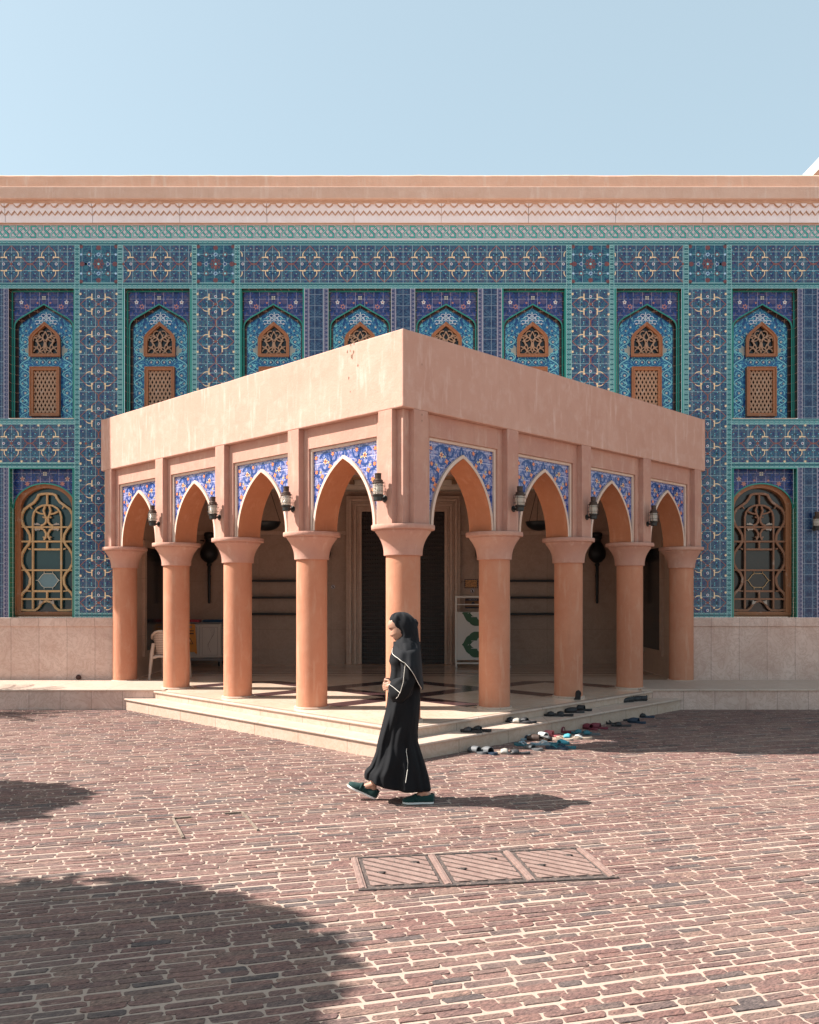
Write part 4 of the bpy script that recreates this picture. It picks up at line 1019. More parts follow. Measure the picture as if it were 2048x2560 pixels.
# mouldings on the back wall: skirting, picture rail, corner joints
V = MB(); V.box(-XS,-1.21,D_-.03,D_-.001,ZF,ZF+.30); V.build('skirting', M_BACK, bld); V = MB(); V.box(1.21,XS,D_-.03,D_-.001,ZF,ZF+.30)
V.build('skirting', M_BACK, bld)
V = MB(); V.box(-XS,-1.21,D_-.04,D_-.001,3.02,3.09); V.box(1.21,XS,D_-.04,D_-.001,3.02,3.09); V.build('wall_rail', M_MOULD, bld)
# door with stepped marble surround
dr = MB(); dr.box(-.865,.865,D_-.10,D_-.002,ZF+.01,3.49); dr.box(-.010,.010,D_-.112,D_-.1005,ZF+.01,3.49)
do = dr.build('door', M_DOOR, bld)
ff = MB()
for i,(w,dep,mi) in enumerate(((.055,.16,0),(.055,.13,0),(.05,.19,0),(.05,.15,0),(.055,.22,0),(.06,.17,0))):
    o_ = .868+sum(q[0] for q in ((.055,0),(.055,0),(.05,0),(.05,0),(.055,0),(.06,0))[:i])+w/2; zt = 3.493+o_-.868
    ff.bar_xz([(-o_,ZF+.005),(-o_,zt),(o_,zt),(o_,ZF+.005)], w-.001, D_-dep, D_-.003)
ff.build('door_surround', M_MOULD, do, bevel=.005)
# sloped roof structure behind, far right
rs = empty('roof_gable', (11.5, 25, 8.5), R(-28)); tag(rs, 'white edged sloping roof corner just above the cornice at the far right', 'roof')
def RG(p): return ((p[0]-CX)*25/FPX-11.5, (CAMH+(HY-p[1])*25/FPX)-8.5)
m = MB(); A = [(2003,446),(2054,398),(2200,260),(2320,240),(2320,262),(2205,284),(2072,410),(2026,452)]
m.prism_xz([RG(p) for p in A][::-1], -.15, .15); m.build('coping', plain('white_coping',(0.86,0.82,0.77),0.7), rs)
m = MB(); A = [(2020,456),(2072,411),(2205,285),(2320,263),(2320,1000),(1990,1000),(1990,470)]
m.prism_xz([RG(p) for p in A][::-1], -.08, 4.0); m.build('gable_wall', M_CORN1, rs)
# ------------------------------------------------------------------ wall lanterns
def make_lantern():
    o = empty('wall_lantern', (0,0,0))                  # origin on the wall; lantern stands off toward -y
    q = -.108; w = MB()
    w.lathe([(.0,0),(.033,.001),(.035,.010),(.026,.018),(.012,.020)], n=16); w.xform(Matrix.Rotation(R(90),4,'X'))
    w.tube([(0,-.015,0),(0,-.05,-.004),(0,-.075,.002),(0,q,.006)], .013, 10)
    w.build('bracket', M_LAMPM, o, smooth=True)
    b = MB(); b.lathe([(0,-.030),(.040,-.030),(.046,-.024),(.047,.010),(.053,.016),(.058,.024),(.058,.032),(.05,.036)], 0, q, 20); b.build('lantern_base', M_LAMPM, o, smooth=True)
    g_ = MB(); g_.lathe([(.050,.036),(.054,.045),(.0545,.085),(.0545,.125),(.050,.137)], 0, q, 24); g_.build('glass_cylinder', M_RIB, o, smooth=True)
    bl = MB(); bl.lathe([(0,.045),(.012,.05),(.020,.085),(.012,.115),(0,.12)], 0, q, 12); bl.build('lamp_bulb', plain('frosted_bulb',(0.75,0.72,0.66),0.4) if not bpy.data.materials.get('frosted_bulb') else bpy.data.materials['frosted_bulb'], o, smooth=True)
    c = MB(); c.lathe([(.05,.136),(.061,.138),(.061,.146),(.052,.153),(.052,.170),(.038,.181),(.034,.183),(.034,.226),(.037,.228),(.037,.236),(.030,.239),(0,.239)], 0, q, 20); c.build('cap', M_LAMPC, o, smooth=True)
    k = MB()
    for i in range(4):
        a = math.pi/2*i+R(20); ca, sa = math.cos(a), math.sin(a)
        k.tube([(.055*ca,q+.055*sa,.020),(.074*ca,q+.074*sa,.024),(.076*ca,q+.076*sa,.034),(.076*ca,q+.076*sa,.142),(.072*ca,q+.072*sa,.150),(.054*ca,q+.054*sa,.150)], .0026, 5)
    for z in (.060,.112): k.tube([(.0765*math.cos(t), q+.0765*math.sin(t), z) for t in np.linspace(0,2*math.pi,20,endpoint=False)], .0020, 5, closed=True)
    k.build('wire_cage', M_LAMPM, o, smooth=True)
    return o
lan = make_lantern(); first = True
names = {('L',0):'brass wall lantern on the corner pier of the sunlit left arcade',('L',1):'brass wall lantern on the second pier left of the corner',('L',2):'brass wall lantern on the third pier left of the corner',('L',3):'leftmost brass lantern of the arcade, by the white plastic chair',
         ('R',1):'brass wall lantern on the first pier right of the corner arch',('R',2):'brass wall lantern on the middle pier of the shaded right arcade',('R',3):'brass lantern on the arcade pier nearest the far right column'}
ZLAN = 2.835
for (sd, k), lb in names.items():
    sg = -1 if sd == 'L' else 1; q = SP*k; lx = sg*q if k else (sg*.0 + (-.014 if sd=='R' else .014))
    rz = RZ[sd]; X = lx*math.cos(rz)+E*math.sin(rz); Y = D0+lx*math.sin(rz)-E*math.cos(rz)
    o = lan if first else copy_tree(lan); first = False
    o.location = (X, Y, ZLAN); o.scale = (1.18,1.0,1.16); o.rotation_euler = (0,0,rz); tag(o, lb, 'wall lamp', 'brass lanterns on the walls')
o = copy_tree(lan); o.location = (fx(2036), DF-.002, fz(1322)); o.rotation_euler = (0,0,0); tag(o, 'brass lantern on the dark tile strip beside the right arched window', 'wall lamp', 'brass lanterns on the walls')

# ------------------------------------------------------------------ inside the vestibule
# torch shaped iron sconces
def sconce():
    o = empty('torch_sconce', (0,0,0)); m = MB()
    m.lathe([(0,-.78),(.022,-.775),(.030,-.74),(.034,-.30),(.036,.0),(.052,.02),(.055,.045),(.040,.06),(.045,.075)], 0, -.16, 16); m.build('handle', M_IRON, o, smooth=True)
    b = MB(); b.lathe([(.05,.074),(.10,.10),(.165,.17),(.188,.25),(.180,.33),(.13,.44),(.085,.50),(.075,.54),(.080,.56)], 0, -.16, 24); b.build('bowl', M_IRON, o, smooth=True)
    c = MB(); c.lathe([(.080,.56),(.105,.575),(.108,.60),(.098,.62),(.112,.64),(.110,.68),(.085,.71),(.03,.72),(0,.72)], 0, -.16, 16); c.build('finial', M_IRON, o, smooth=True)
    k = MB(); k.tube([(0,0,.35),(0,-.09,.35)], .02, 8); k.tube([(0,0,-.2),(0,-.13,-.2)], .015, 8); k.tube([(-.10,-.16,.53),(-.17,-.16,.545),(-.19,-.16,.53)], .014, 6); k.build('wall_fixing', M_IRON, o, smooth=True)
    return o
sc = sconce(); first = True
for X, lb in ((-4.06,'black torch shaped sconce on the back wall above the cleaning cart'),(-1.70,'black torch sconce half hidden behind the first column left of the corner'),(1.70,'black torch sconce half hidden above the green emblem stand'),(4.06,'black torch shaped sconce on the back wall between the two rightmost inner columns')):
    o = sc if first else copy_tree(sc); first = False; o.location = (X, DB-.002, 2.345); tag(o, lb, 'wall sconce', 'torch sconces on the back wall')
# hanging bowls
def bowl():
    o = empty('hanging_bowl_lamp', (0,0,0)); m = MB()
    pr = []
    for i in range(9): a = i/8*math.pi/2; pr.append((.25*math.sin(a), -.15*math.cos(a)))
    m.lathe(pr+[(.262,.004),(.262,.018),(.24,.018),(.20,-.06),(0,-.12)], 0, 0, 28); m.build('bowl', M_IRON, o, smooth=True)
    c = MB()
    for k in range(3):
        a = k*2.094+.2; c.tube([(.25*math.cos(a),.25*math.sin(a),.01),(.0,0,.80)], .006, 5)
    c.tube([(0,0,.80),(0,0,.92)], .010, 6); c.build('chain', M_IRON, o)
    return o
bo = bowl(); bo.location = (-2.55, 16.4, 3.10); tag(bo, 'dark hanging bowl lamp seen through the second arch left of the corner', 'hanging lamp', 'bowl lamps hung from the ceiling')
b2 = copy_tree(bo, (2.55, 16.4, 3.10)); tag(b2, 'dark hanging bowl lamp seen through the second arch right of the corner', 'hanging lamp', 'bowl lamps hung from the ceiling')
# shoe shelves on the wall
i_ = 0
sh = MB(); sh.box(-.62,.62,-.26,0,-.022,.022); sh0 = sh.build('wall_shelf', plain('dark_shelf_board',(0.012,0.011,0.012),0.55), None, bevel=.004)
for sg, side in ((-1,'left'),(1,'right')):
    for z, nm in ((2.04,'top'),(1.69,'middle'),(1.345,'bottom')):
        o = sh0 if i_ == 0 else copy_tree(sh0); i_ += 1; o.location = (sg*2.72, DB-.002, z)
        tag(o, f'{nm} of the three dark wall shelves in the {side} half of the vestibule', 'shelf', 'dark shelves on the back wall')
# no phone stickers
def text(name, body, size, mat, parent, loc, rot, ext=.001, align='CENTER'):
    cu = bpy.data.curves.new(name, 'FONT'); cu.body = body; cu.size = size; cu.align_x = align; cu.align_y = 'CENTER'; cu.extrude = ext
    t = bpy.data.objects.new('tmp', cu); link(t); dg = bpy.context.evaluated_depsgraph_get(); me = bpy.data.meshes.new_from_object(t.evaluated_get(dg))
    bpy.data.objects.remove(t); me.materials.clear(); me.materials.append(mat); o = bpy.data.objects.new(name, me); link(o); o.location = loc; o.rotation_euler = rot; o.parent = parent; return o
M_STK = plain('sticker_white', (0.62,0.56,0.56), 0.5); M_INK = plain('sticker_ink', (0.02,0.016,0.018), 0.5)
def sticker():
    m = MB(); m.lathe([(0,0),(.047,0),(.047,.004),(0,.0045)], n=24, m=0); m.xform(Matrix.Rotation(R(90),4,'X')); o = m.build('round_sticker', M_STK)
    k = MB(); y = -.0060
    k.strip_xz([(.041*math.cos(a),.041*math.sin(a)) for a in np.linspace(0,2*math.pi,24,endpoint=False)], .006, y, closed=True)
    k.poly([(-.012,y,-.030),(.010,y,-.030),(.010,y,.026),(-.012,y,.026)]); k.strip_xz([(-.030,.030),(.030,-.030)], .008, y-.0006); k.build('phone_symbol', M_INK, o)
    return o
st = sticker(); st.location = ((833-CX)*DB/FPX, DB-.003, CAMH+(HY-1467)*DB/FPX); tag(st, 'round no phones sticker on the wall left of the door', 'sticker', 'round stickers on the wall')
s2 = copy_tree(st, ((1181.5-CX)*DB/FPX, DB-.003, CAMH+(HY-1477)*DB/FPX)); tag(s2, 'round no phones sticker under the orange sign', 'sticker', 'round stickers on the wall')
# orange Arabic sign
def bw(p, q): return ((p-CX)*DB/FPX, CAMH+(HY-q)*DB/FPX)
x0,z1 = bw(1161.5,1448); x1,z0 = bw(1194.5,1470.5); xc,zc = (x0+x1)/2,(z0+z1)/2; w,h = x1-x0, z1-z0
m = MB(); m.box(-w/2,w/2,-.012,0,-h/2,h/2); sg_ = m.build('notice_sign', M_INK, None, loc=(xc,DB-.003,zc)); tag(sg_, 'small orange sign in Arabic with a black dashed rim right of the door', 'sign')
m = MB(); m.box(-w/2+.018,w/2-.018,-.016,-.0125,-h/2+.018,h/2-.018); m.build('sign_face', plain('orange_vinyl',(0.62,0.30,0.10),0.5), sg_)
m = MB()
for k in range(6):
    for s_ in (-1,1): X = -w/2+.03+k*(w-.06)/5; m.disc_xz(X, s_*(h/2-.008), .005, -.0130, 6)
for k in range(4):
    for s_ in (-1,1): m.disc_xz(s_*(w/2-.008), -h/2+.03+k*(h-.06)/3, .005, -.0130, 6)
m.build('rim_dashes', M_STK, sg_)
def arabic(s): return s[::-1]
L1 = '\ufea9\ufeee\ufea7\ufea9 \ufe8e\ufedf\ufea4\ufeae'
l1 = arabic('\ufead\ufe9f\ufe8e\ufe80 \ufea9\ufea7\ufeee\ufedd \ufe8d\ufedf\ufee4\ufebc\ufee0\ufeb0'); l2 = arabic('\ufe8d\ufedf\ufe92\ufeee\ufe91\ufea0 \ufe8d\ufedf\ufea8\ufeae\ufeee\ufe9d'); l3 = arabic('\ufef3\ufeae\ufe9f\ufef2 \ufe8d\ufedf\ufe98\ufed8\ufef4\ufeaa')
for l, z, s_ in ((l1,.050,.062),(l2,.0,.052),(l3,-.045,.048)): text('lettering', l, s_, M_INK, sg_, (0,-.017,z), (R(90),0,0))
# notice poster
x0,z1 = bw(1163,1496); x1,z0 = bw(1203,1521); xc,zc = (x0+x1)/2,(z0+z1)/2; w,h = x1-x0, z1-z0
m = MB(); m.box(-w/2,w/2,-.008,0,-h/2,h/2); np_ = m.build('notice_poster', plain('poster_orange',(0.20,0.085,0.03),0.5), None, loc=(xc,DB-.003,zc)); tag(np_, 'dark blue and orange NOTICE poster behind the white stand', 'poster')
m = MB(); m.box(-w/2+.002,w/2-.002,-.010,-.0085,h/2-.050,h/2-.002); m.box(-w/2+.002,w/2-.002,-.010,-.0085,-h/2+.002,-h/2+.030); m.disc_xz(0,.0,.035,-.0105,14,0); m.build('blue_band', plain('poster_navy',(0.015,0.015,0.035),0.5), np_)
text('lettering', 'NOTICE', .05, plain('poster_white',(0.30,0.29,0.31),0.6), np_, (0,-.0125,h/2-.027), (R(90),0,0))

# display stand with green emblems
YS = 17.63
stn = empty('display_stand', (1.60, YS, ZF+.004)); tag(stn, 'white framed stand holding a pale board with green emblems, right of the door', 'display stand')
M_STW = plain('stand_white_paint', (0.66,0.62,0.57), 0.45, var=0.05)
def sx(p): return (p-CX)*YS/FPX-1.60
def sz(q): return CAMH+(HY-q)*YS/FPX-ZF-.004
xl = sx(1138); xr = -xl; f = MB()
f.box(xl,xl+.034,-.02,.02,sz(1660),sz(1490)); f.box(xr-.034,xr,-.02,.02,sz(1660),sz(1490)); f.box(xl+.034,xr-.034,-.02,.02,sz(1494.5),sz(1490)); f.box(xl+.034,xr-.034,-.02,.02,sz(1660),sz(1656)); f.box(xl+.034,xr-.034,-.012,.012,sz(1512.5),sz(1510))
f.build('frame', M_STW, stn, bevel=.003)
for s_ in (-1,1):
    t = MB(); X = s_*(xr-.02); t.tube([(X,-.20,.012),(X,.20,.012)], .014, 8); t.box(X-.016,X+.016,-.016,.016,.012,sz(1660)+.01); t.tube([(X,-.20,.012),(X,-.20,.045)], .014, 8); t.build('foot', M_STW, stn)
p = MB(); p.box(xl+.040,xr-.040,-.012,.004,sz(1650),sz(1530)); pb = p.build('board', plain('pale_board',(0.58,0.54,0.50),0.5,var=0.04), stn)
M_GRN = plain('emblem_green', (0.022,0.085,0.035), 0.5, var=0.2)
def emblem(zc, clip_top=None):
    # scalloped cartouche lying on its side, a pale dome and minarets cut out of it
    H = .235; pts = [(-.42,0),(-.39,.03),(-.36,.09),(-.33,.145),(-.29,.18),(-.265,.19),(-.25,.215),(-.21,.245),(-.165,.26),(.165,.26),(.21,.245),(.25,.215),(.265,.19),(.29,.18),(.33,.145),(.36,.09),(.39,.03),(.42,0)]
    P = pts + [(x,-z) for x, z in pts[-2:0:-1]]
    P = [(x, zc+z) for x, z in P]
    if clip_top is not None: P = [(x, min(z, clip_top)) for x, z in P]
    m = MB(); m.poly([(x,-.0135,z) for x, z in P], 0)
    ct = clip_top if clip_top is not None else 9
    D = [(-.255,0),(-.24,.012),(-.21,.05),(-.17,.072),(-.12,.08),(-.10,.12),(-.06,.15),(.20,.19),(.20,-.19),(-.06,-.15),(-.10,-.12),(-.12,-.08),(-.17,-.072),(-.21,-.05),(-.24,-.012)]
    m.poly([(x,-.0145,min(zc+z,ct)) for x, z in D], 1)
    for z in (.075,-.075):
        if zc+z < ct: m.poly([(-.23,-.0150,zc+z-.006),(-.10,-.0150,zc+z-.006),(-.10,-.0150,zc+z+.006),(-.23,-.0150,zc+z+.006)],1)
    if zc < ct: m.strip_xz([(-.29+.012*math.cos(a), zc+.012*math.sin(a)) for a in np.linspace(-2.6,1.0,8)], .006, -.0150, 1)
    m.build('emblem', [M_GRN, bpy.data.materials['pale_board']], pb)
emblem(sz(1611.5)); emblem(sz(1532.5), sz(1530.3))

# cleaning cart with wet floor sign
YC = 17.75
ct_ = empty('cleaning_cart', (-4.12, YC, ZF+.004)); tag(ct_, 'cream two door cleaning cart on castors against the back wall', 'cart')
def cx2(p): return (p-CX)*YC/FPX+4.12
def cz2(q): return CAMH+(HY-q)*YC/FPX-ZF-.004
M_CART = plain('cream_plastic', (0.52,0.47,0.42), 0.45, var=0.05)
m = MB(); m.box(-.42,.42,.02,.50,cz2(1645),cz2(1560)); m.build('cabinet', M_CART, ct_, bevel=.008)
xd = cx2(498.7)
for a, b in ((-.41, xd-.006),(xd+.006,.41)):
    m = MB(); m.box(a,b,.0,.019,cz2(1643.5),cz2(1562)); d_ = m.build('door', M_CART, ct_, bevel=.006)
    k = MB(); c_ = (a+b)/2; ww = (b-a)/2-.05; k.strip_xz([(c_-ww,cz2(1638)),(c_-ww,cz2(1568)),(c_+ww,cz2(1568)),(c_+ww,cz2(1638))], .006, -.0015, closed=True)
    for j in range(4): k.strip_xz([(c_-.02+j*.018+.06*math.sin(t*5.2+.3*j), cz2(1569)-t*.50) for t in np.linspace(.0,1.0-.1*(3-j),14)], .006 if j == 3 else .003, -.0018)
    k.build('engraved_line', M_INK if False else plain('engraving',(0.20,0.14,0.12),0.6) if not bpy.data.materials.get('engraving') else bpy.data.materials['engraving'], d_)
m = MB(); m.box(-.44,.44,-.0,.52,cz2(1652),cz2(1645.5)); m.build('chassis', plain('grey_plastic',(0.20,0.19,0.19),0.5), ct_, bevel=.008)
m = MB(); m.box(-.44,.44,-.01,.52,cz2(1559.5),cz2(1556)); m.build('top_tray', bpy.data.materials['grey_plastic'], ct_, bevel=.008)
for X in (-.38,.38):
    for Y in (.06,.44):
        m = MB(); m.lathe([(0,-.014),(.04,-.014),(.045,-.008),(.045,.008),(.04,.014),(0,.014)], n=18); m.xform(Matrix.Translation((X,Y,.045))@Matrix.Rotation(R(90),4,'Y')); wo_ = m.build('wheel', M_IRON, ct_, smooth=True)
        k = MB(); k.box(X-.022,X+.022,Y-.006,Y+.006,.045,.11); k.build('castor_fork', bpy.data.materials['grey_plastic'], wo_)
m = MB(); m.tube([(.46,.05,cz2(1570)),(.50,.05,cz2(1566)),(.50,.45,cz2(1566)),(.46,.45,cz2(1570))], .012, 8); m.build('handle', bpy.data.materials['grey_plastic'], ct_, smooth=True)
def folded(name, p0, p1, q0, q1, col, label):
    m = MB(); a, b = (p0-CX)*YC/FPX, (p1-CX)*YC/FPX; z0 = CAMH+(HY-1556)*YC/FPX+.002
    n = 12; rows = []
    for (zz, s_) in ((0,1),(.018,1.02),(.022,1.0),(.040,1.01),(.050,.96),(.052,.5)):
        ring = []
        for i in range(24):
            t = 2*math.pi*i/24; ex = (abs(math.cos(t))**.35)*(1 if math.cos(t)>0 else -1); ey = (abs(math.sin(t))**.35)*(1 if math.sin(t)>0 else -1)
            ring.append((ex*(b-a)/2*s_, ey*.15*s_, zz+.004*math.sin(3*t)))
        rows.append(ring)
    m.grid(rows, closed=True); m.poly(rows[-1]); o = m.build(name, fabric(name+'_fabric', col), None, smooth=60, loc=((a+b)/2, YC+.2, z0)); tag(o, label, 'cloth')
folded('folded_cloth', 455, 496, 0, 0, (0.36,0.05,0.07), 'folded dark pink cloth on the left end of the cleaning cart'); folded('folded_cloth', 503, 552, 0, 0, (0.02,0.06,0.12), 'folded navy cloth on the right end of the cleaning cart')
# sign hung on the cart
ws = empty('wet_floor_sign', (-4.30+.06, YC-.05, CAMH+(HY-1634)*YC/FPX)); tag(ws, 'yellow wet floor warning sign hanging flat on the front of the cart', 'warning sign')
def wsx(p): return (p-CX)*(YC-.05)/FPX+4.24
xr_ = wsx(493); H = .60; M_YEL = plain('yellow_plastic', (0.66,0.26,0.04), 0.45, var=0.08)
xm = xr_-.155
P = [(xm-.155,0),(xm-.125,.0),(xm-.10,.035),(xm+.10,.035),(xm+.125,.0),(xm+.155,0),(xm+.115,H-.03),(xm+.095,H),(xm-.095,H),(xm-.115,H-.03)]
m = MB(); m.prism_xz(P, -.012, .008); bd = m.build('sign_panel', M_YEL, ws, bevel=.004)
m = MB(); m.prism_xz([(xm-.045,H-.075),(xm+.045,H-.075),(xm+.055,H-.04),(xm-.055,H-.04)], -.0145, -.0125); m.build('grip_hole', plain('grip_grey',(0.25,0.25,0.27),0.5), bd)
m = MB(); m.strip_xz([(xm-.075,.20),(xm+.075,.20),(xm,.335)], .012, -.0135, closed=True); m.strip_xz([(xm-.02,.235),(xm+.005,.265),(xm+.01,.30)], .012, -.0136); m.strip_xz([(xm-.035,.225),(xm+.03,.222)], .008, -.0137)
m.box(xm-.06,xm+.10-.01,-.0145,-.0125,.455,.472); m.box(xm-.07,xm+.10-.01,-.0145,-.0125,.395,.420); m.build('warning_symbol', M_INK, bd)
# plastic chair, seen from behind
def chair():
    o = empty('plastic_chair', (-4.04, 15.22, ZF+.004)); tag(o, 'white plastic armchair with a perforated back, turned away behind the columns', 'chair')
    M_PL = plain('cream_chair_plastic', (0.50,0.38,0.30), 0.4, var=0.04); w = .26
    g = G('perforated_plastic'); x, y, z = g.sep(); row = g.m('FLOOR', g.m('DIVIDE', z, .030)); sh_ = g.m('MULTIPLY', g.m('MODULO', row, 2.0), .014)
    uu = g.m('SUBTRACT', g.m('PINGPONG', g.m('ADD', g.m('ADD', x, sh_), 2.8), .014), .007); vv = g.m('SUBTRACT', g.m('MODULO', z, .030), .015)
    d = g.m('SQRT', g.m('ADD', g.m('MULTIPLY', uu, uu), g.m('MULTIPLY', g.m('MULTIPLY', vv, vv), .4))); g.P(color=g.mix(g.m('LESS_THAN', d, .0048), (0.44,0.32,0.25), (0.10,0.065,0.05)), rough=.45)
    # back shell, curved
    rows = []
    for j in range(13):
        t = j/12; z = .40+.44*t; ww = .20 + .03*t; ww *= (1-max(0,t-.72)**2*5.5); yy = -.20-.10*t
        rows.append([(ww*math.sin(a)*1.05, yy+.10*(1-math.cos(a)), z) for a in np.linspace(-1.15,1.15,15)])
    m = MB(); m.grid(rows); m.build('back_shell', g.mat, o, smooth=60, solid=.008)
    top = [rows[-1][i] for i in range(15)]
    for s_ in (-1,1):
        a = MB(); a.tube([(0,-.303,.842),(s_*.09,-.292,.838),(s_*.17,-.262,.815),(s_*.235,-.21,.765),(s_*.268,-.14,.71),(s_*.275,-.02,.675),(s_*.27,.12,.665),(s_*.255,.20,.655),(s_*.24,.215,.60)], [.014,.017,.021,.026,.028,.028,.028,.024,.018], 8); a.build('armrest', M_PL, o, smooth=True)
        l = MB(); l.tube([(s_*.225,-.20,.62),(s_*.235,-.235,.45),(s_*.245,-.27,.22),(s_*.255,-.30,.0)], [.030,.034,.028,.022], 8); l.build('leg', M_PL, o, smooth=True)
        l = MB(); l.tube([(s_*.24,.215,.62),(s_*.235,.22,.42),(s_*.25,.25,.2),(s_*.26,.27,.0)], [.02,.030,.025,.020], 8); l.build('leg', M_PL, o, smooth=True)
    st_ = MB(); st_.prism_xy([(-.21,-.22),(.21,-.22),(.235,.20),(.19,.24),(-.19,.24),(-.235,.20)], .395, .425); st_.build('seat', M_PL, o, bevel=.012)
    r_ = MB(); r_.tube([(-.235,-.235,.37),(-.12,-.235,.40),(.12,-.235,.40),(.235,-.235,.37)], [.026,.022,.022,.026], 8); r_.build('rear_apron', M_PL, o, smooth=True)
    o.rotation_euler = (0,0,R(-8)); return o
chair()
# small round drain spout on the ledge at the wall foot
m = MB(); m.lathe([(0,-.02),(.028,-.018),(.045,.0),(.040,.02),(.02,.032),(0,.033)], n=14); m.xform(Matrix.Rotation(R(90),4,'X')); o = m.build('drain_spout', plain('rusty_iron',(0.05,0.02,0.015),0.8,var=0.5,scale=60), None, smooth=True, loc=(fx(199),DF-.05,ZL+.045)); tag(o, 'small dark rusty drain spout at the foot of the left plinth', 'drain spout')

# ------------------------------------------------------------------ inspection covers set in the paving
cov = [px(884,2150), px(1452,2125), px(1527,2193), px(911,2230)]
P0 = Vector(cov[0][:2]); P1 = Vector(cov[1][:2]); P2 = Vector(cov[2][:2]); P3 = Vector(cov[3][:2])
ang = math.atan2((P1-P0).y, (P1-P0).x); cen = (P0+P1+P2+P3)/4; LW = ((P1-P0).length+(P2-P3).length)/2; LH = ((P3-P0).length+(P2-P1).length)/2
cf = empty('cover_frame', (cen.x, cen.y, 0.005), ang); tag(cf, 'long cast iron frame holding the three inspection covers in the paving', 'frame')
def rusty(name, a, b, c_):
    g = G(name); f = g.noise(scale=14, detail=6, rough=.7); f2 = g.noise(scale=55, detail=4); g.P(color=g.mix(g.rng(f2,.55,.7), g.mix(g.rng(f,.35,.65), a, b), c_), rough=.8); g.bump(f2, .4, .004); return g.mat
M_CAST = rusty('weathered_cast_iron', (0.045,0.035,0.032), (0.09,0.066,0.056), (0.22,0.15,0.12)); M_CONC = rusty('worn_pink_concrete', (0.19,0.115,0.095), (0.27,0.18,0.15), (0.11,0.08,0.07))
w3 = LW/3
for s_ in (-1,1):
    m = MB(); m.box(-LW/2-.03,LW/2+.03,min(s_*LH/2,s_*(LH/2+.022)),max(s_*LH/2,s_*(LH/2+.022)),-.02,.009); m.build('frame_bar', M_CAST, cf, bevel=.004)
for k in range(4):
    X = -LW/2+k*w3; m = MB(); m.box(X-.022,X+.022,-LH/2+.0005,LH/2-.0005,-.02,.011); m.box(X-.008,X+.008,-LH/2+.001,LH/2-.001,.0105,.015); m.build('frame_bar', M_CONC if 0 < k < 3 or True else M_CAST, cf, bevel=.003)
for k, nm in enumerate(('left','middle','right')):
    o = empty('inspection_cover', (cen.x+math.cos(ang)*(-LW/2+(k+.5)*w3), cen.y+math.sin(ang)*(-LW/2+(k+.5)*w3), 0.005), ang); tag(o, f'{nm} of the three square inspection covers with diagonal ribs', 'manhole cover', 'inspection covers in the paving')
    hx, hy = w3/2-.028, LH/2-.006; m = MB(); m.box(-hx,hx,-hy,hy,-.02,.004); m.build('tray', M_CAST, o)
    m = MB(); n_ = 11; ar = R(-43) ; dx, dy = math.cos(ar), math.sin(ar); nx, ny = -dy, dx; hx2, hy2 = hx-.022, hy-.030
    ext = hx2*abs(nx)+hy2*abs(ny); pitch = 2*ext/9.0
    def clip(poly_):
        for (a_, b_, c_) in ((1,0,hx2),(-1,0,hx2),(0,1,hy2),(0,-1,hy2)):
            out = []
            for i in range(len(poly_)):
                p_, q_ = poly_[i], poly_[(i+1)%len(poly_)]; fp_, fq_ = a_*p_[0]+b_*p_[1]-c_, a_*q_[0]+b_*q_[1]-c_
                if fp_ <= 0: out.append(p_)
                if fp_*fq_ < 0: t_ = fp_/(fp_-fq_); out.append((p_[0]+(q_[0]-p_[0])*t_, p_[1]+(q_[1]-p_[1])*t_))
            poly_ = out
            if not poly_: return []
        return poly_
    for i in range(9):
        c_ = -ext+(i+.5)*pitch; a_, b_ = c_-pitch*.32, c_+pitch*.32; L_ = 2
        Q_ = clip([(nx*a_-dx*L_,ny*a_-dy*L_),(nx*a_+dx*L_,ny*a_+dy*L_),(nx*b_+dx*L_,ny*b_+dy*L_),(nx*b_-dx*L_,ny*b_-dy*L_)])
        if len(Q_) > 2: m.prism_xy(Q_, .0045, .013)
    m.build('ribbed_infill', M_CONC, o, bevel=.0025)
    for (X, Y) in ((-.12,-.04),(.12,.14)): m = MB(); m.lathe([(0,.0165),(.020,.0165),(.022,.0135)][::-1], X, Y, 12); m.box(X-.028,X+.028,Y-.006,Y+.006,.015,.019); m.build('lifting_eye', M_CAST, o)
# brick filled cover, only its two rims show
a_, b_, c_, d_ = (Vector(px(*q)[:2]) for q in ((434,2049),(607,2033),(646,2079),(453,2098)))
cn = (a_+b_+c_+d_)/4; an = math.atan2((b_-a_).y, (b_-a_).x); o = empty('paved_cover', (cn.x,cn.y,0), an); tag(o, 'brick filled inspection cover with two thin rusty rims left of the woman', 'manhole cover')
wv = (b_-a_).length/2; hv = (d_-a_).length/2
for s_ in (-1,1):
    m = MB(); m.box(s_*wv-.008,s_*wv+.008,-hv,hv,-.01,.0165); m.box(min(s_*wv,s_*(wv-.14)),max(s_*wv,s_*(wv-.14)),hv-.008,hv+.008,-.01,.0160); m.build('rim', rusty('dark_mortar_rim',(0.12,0.09,0.065),(0.30,0.23,0.18),(0.05,0.04,0.03)) if not bpy.data.materials.get('dark_mortar_rim') else bpy.data.materials['dark_mortar_rim'], o)

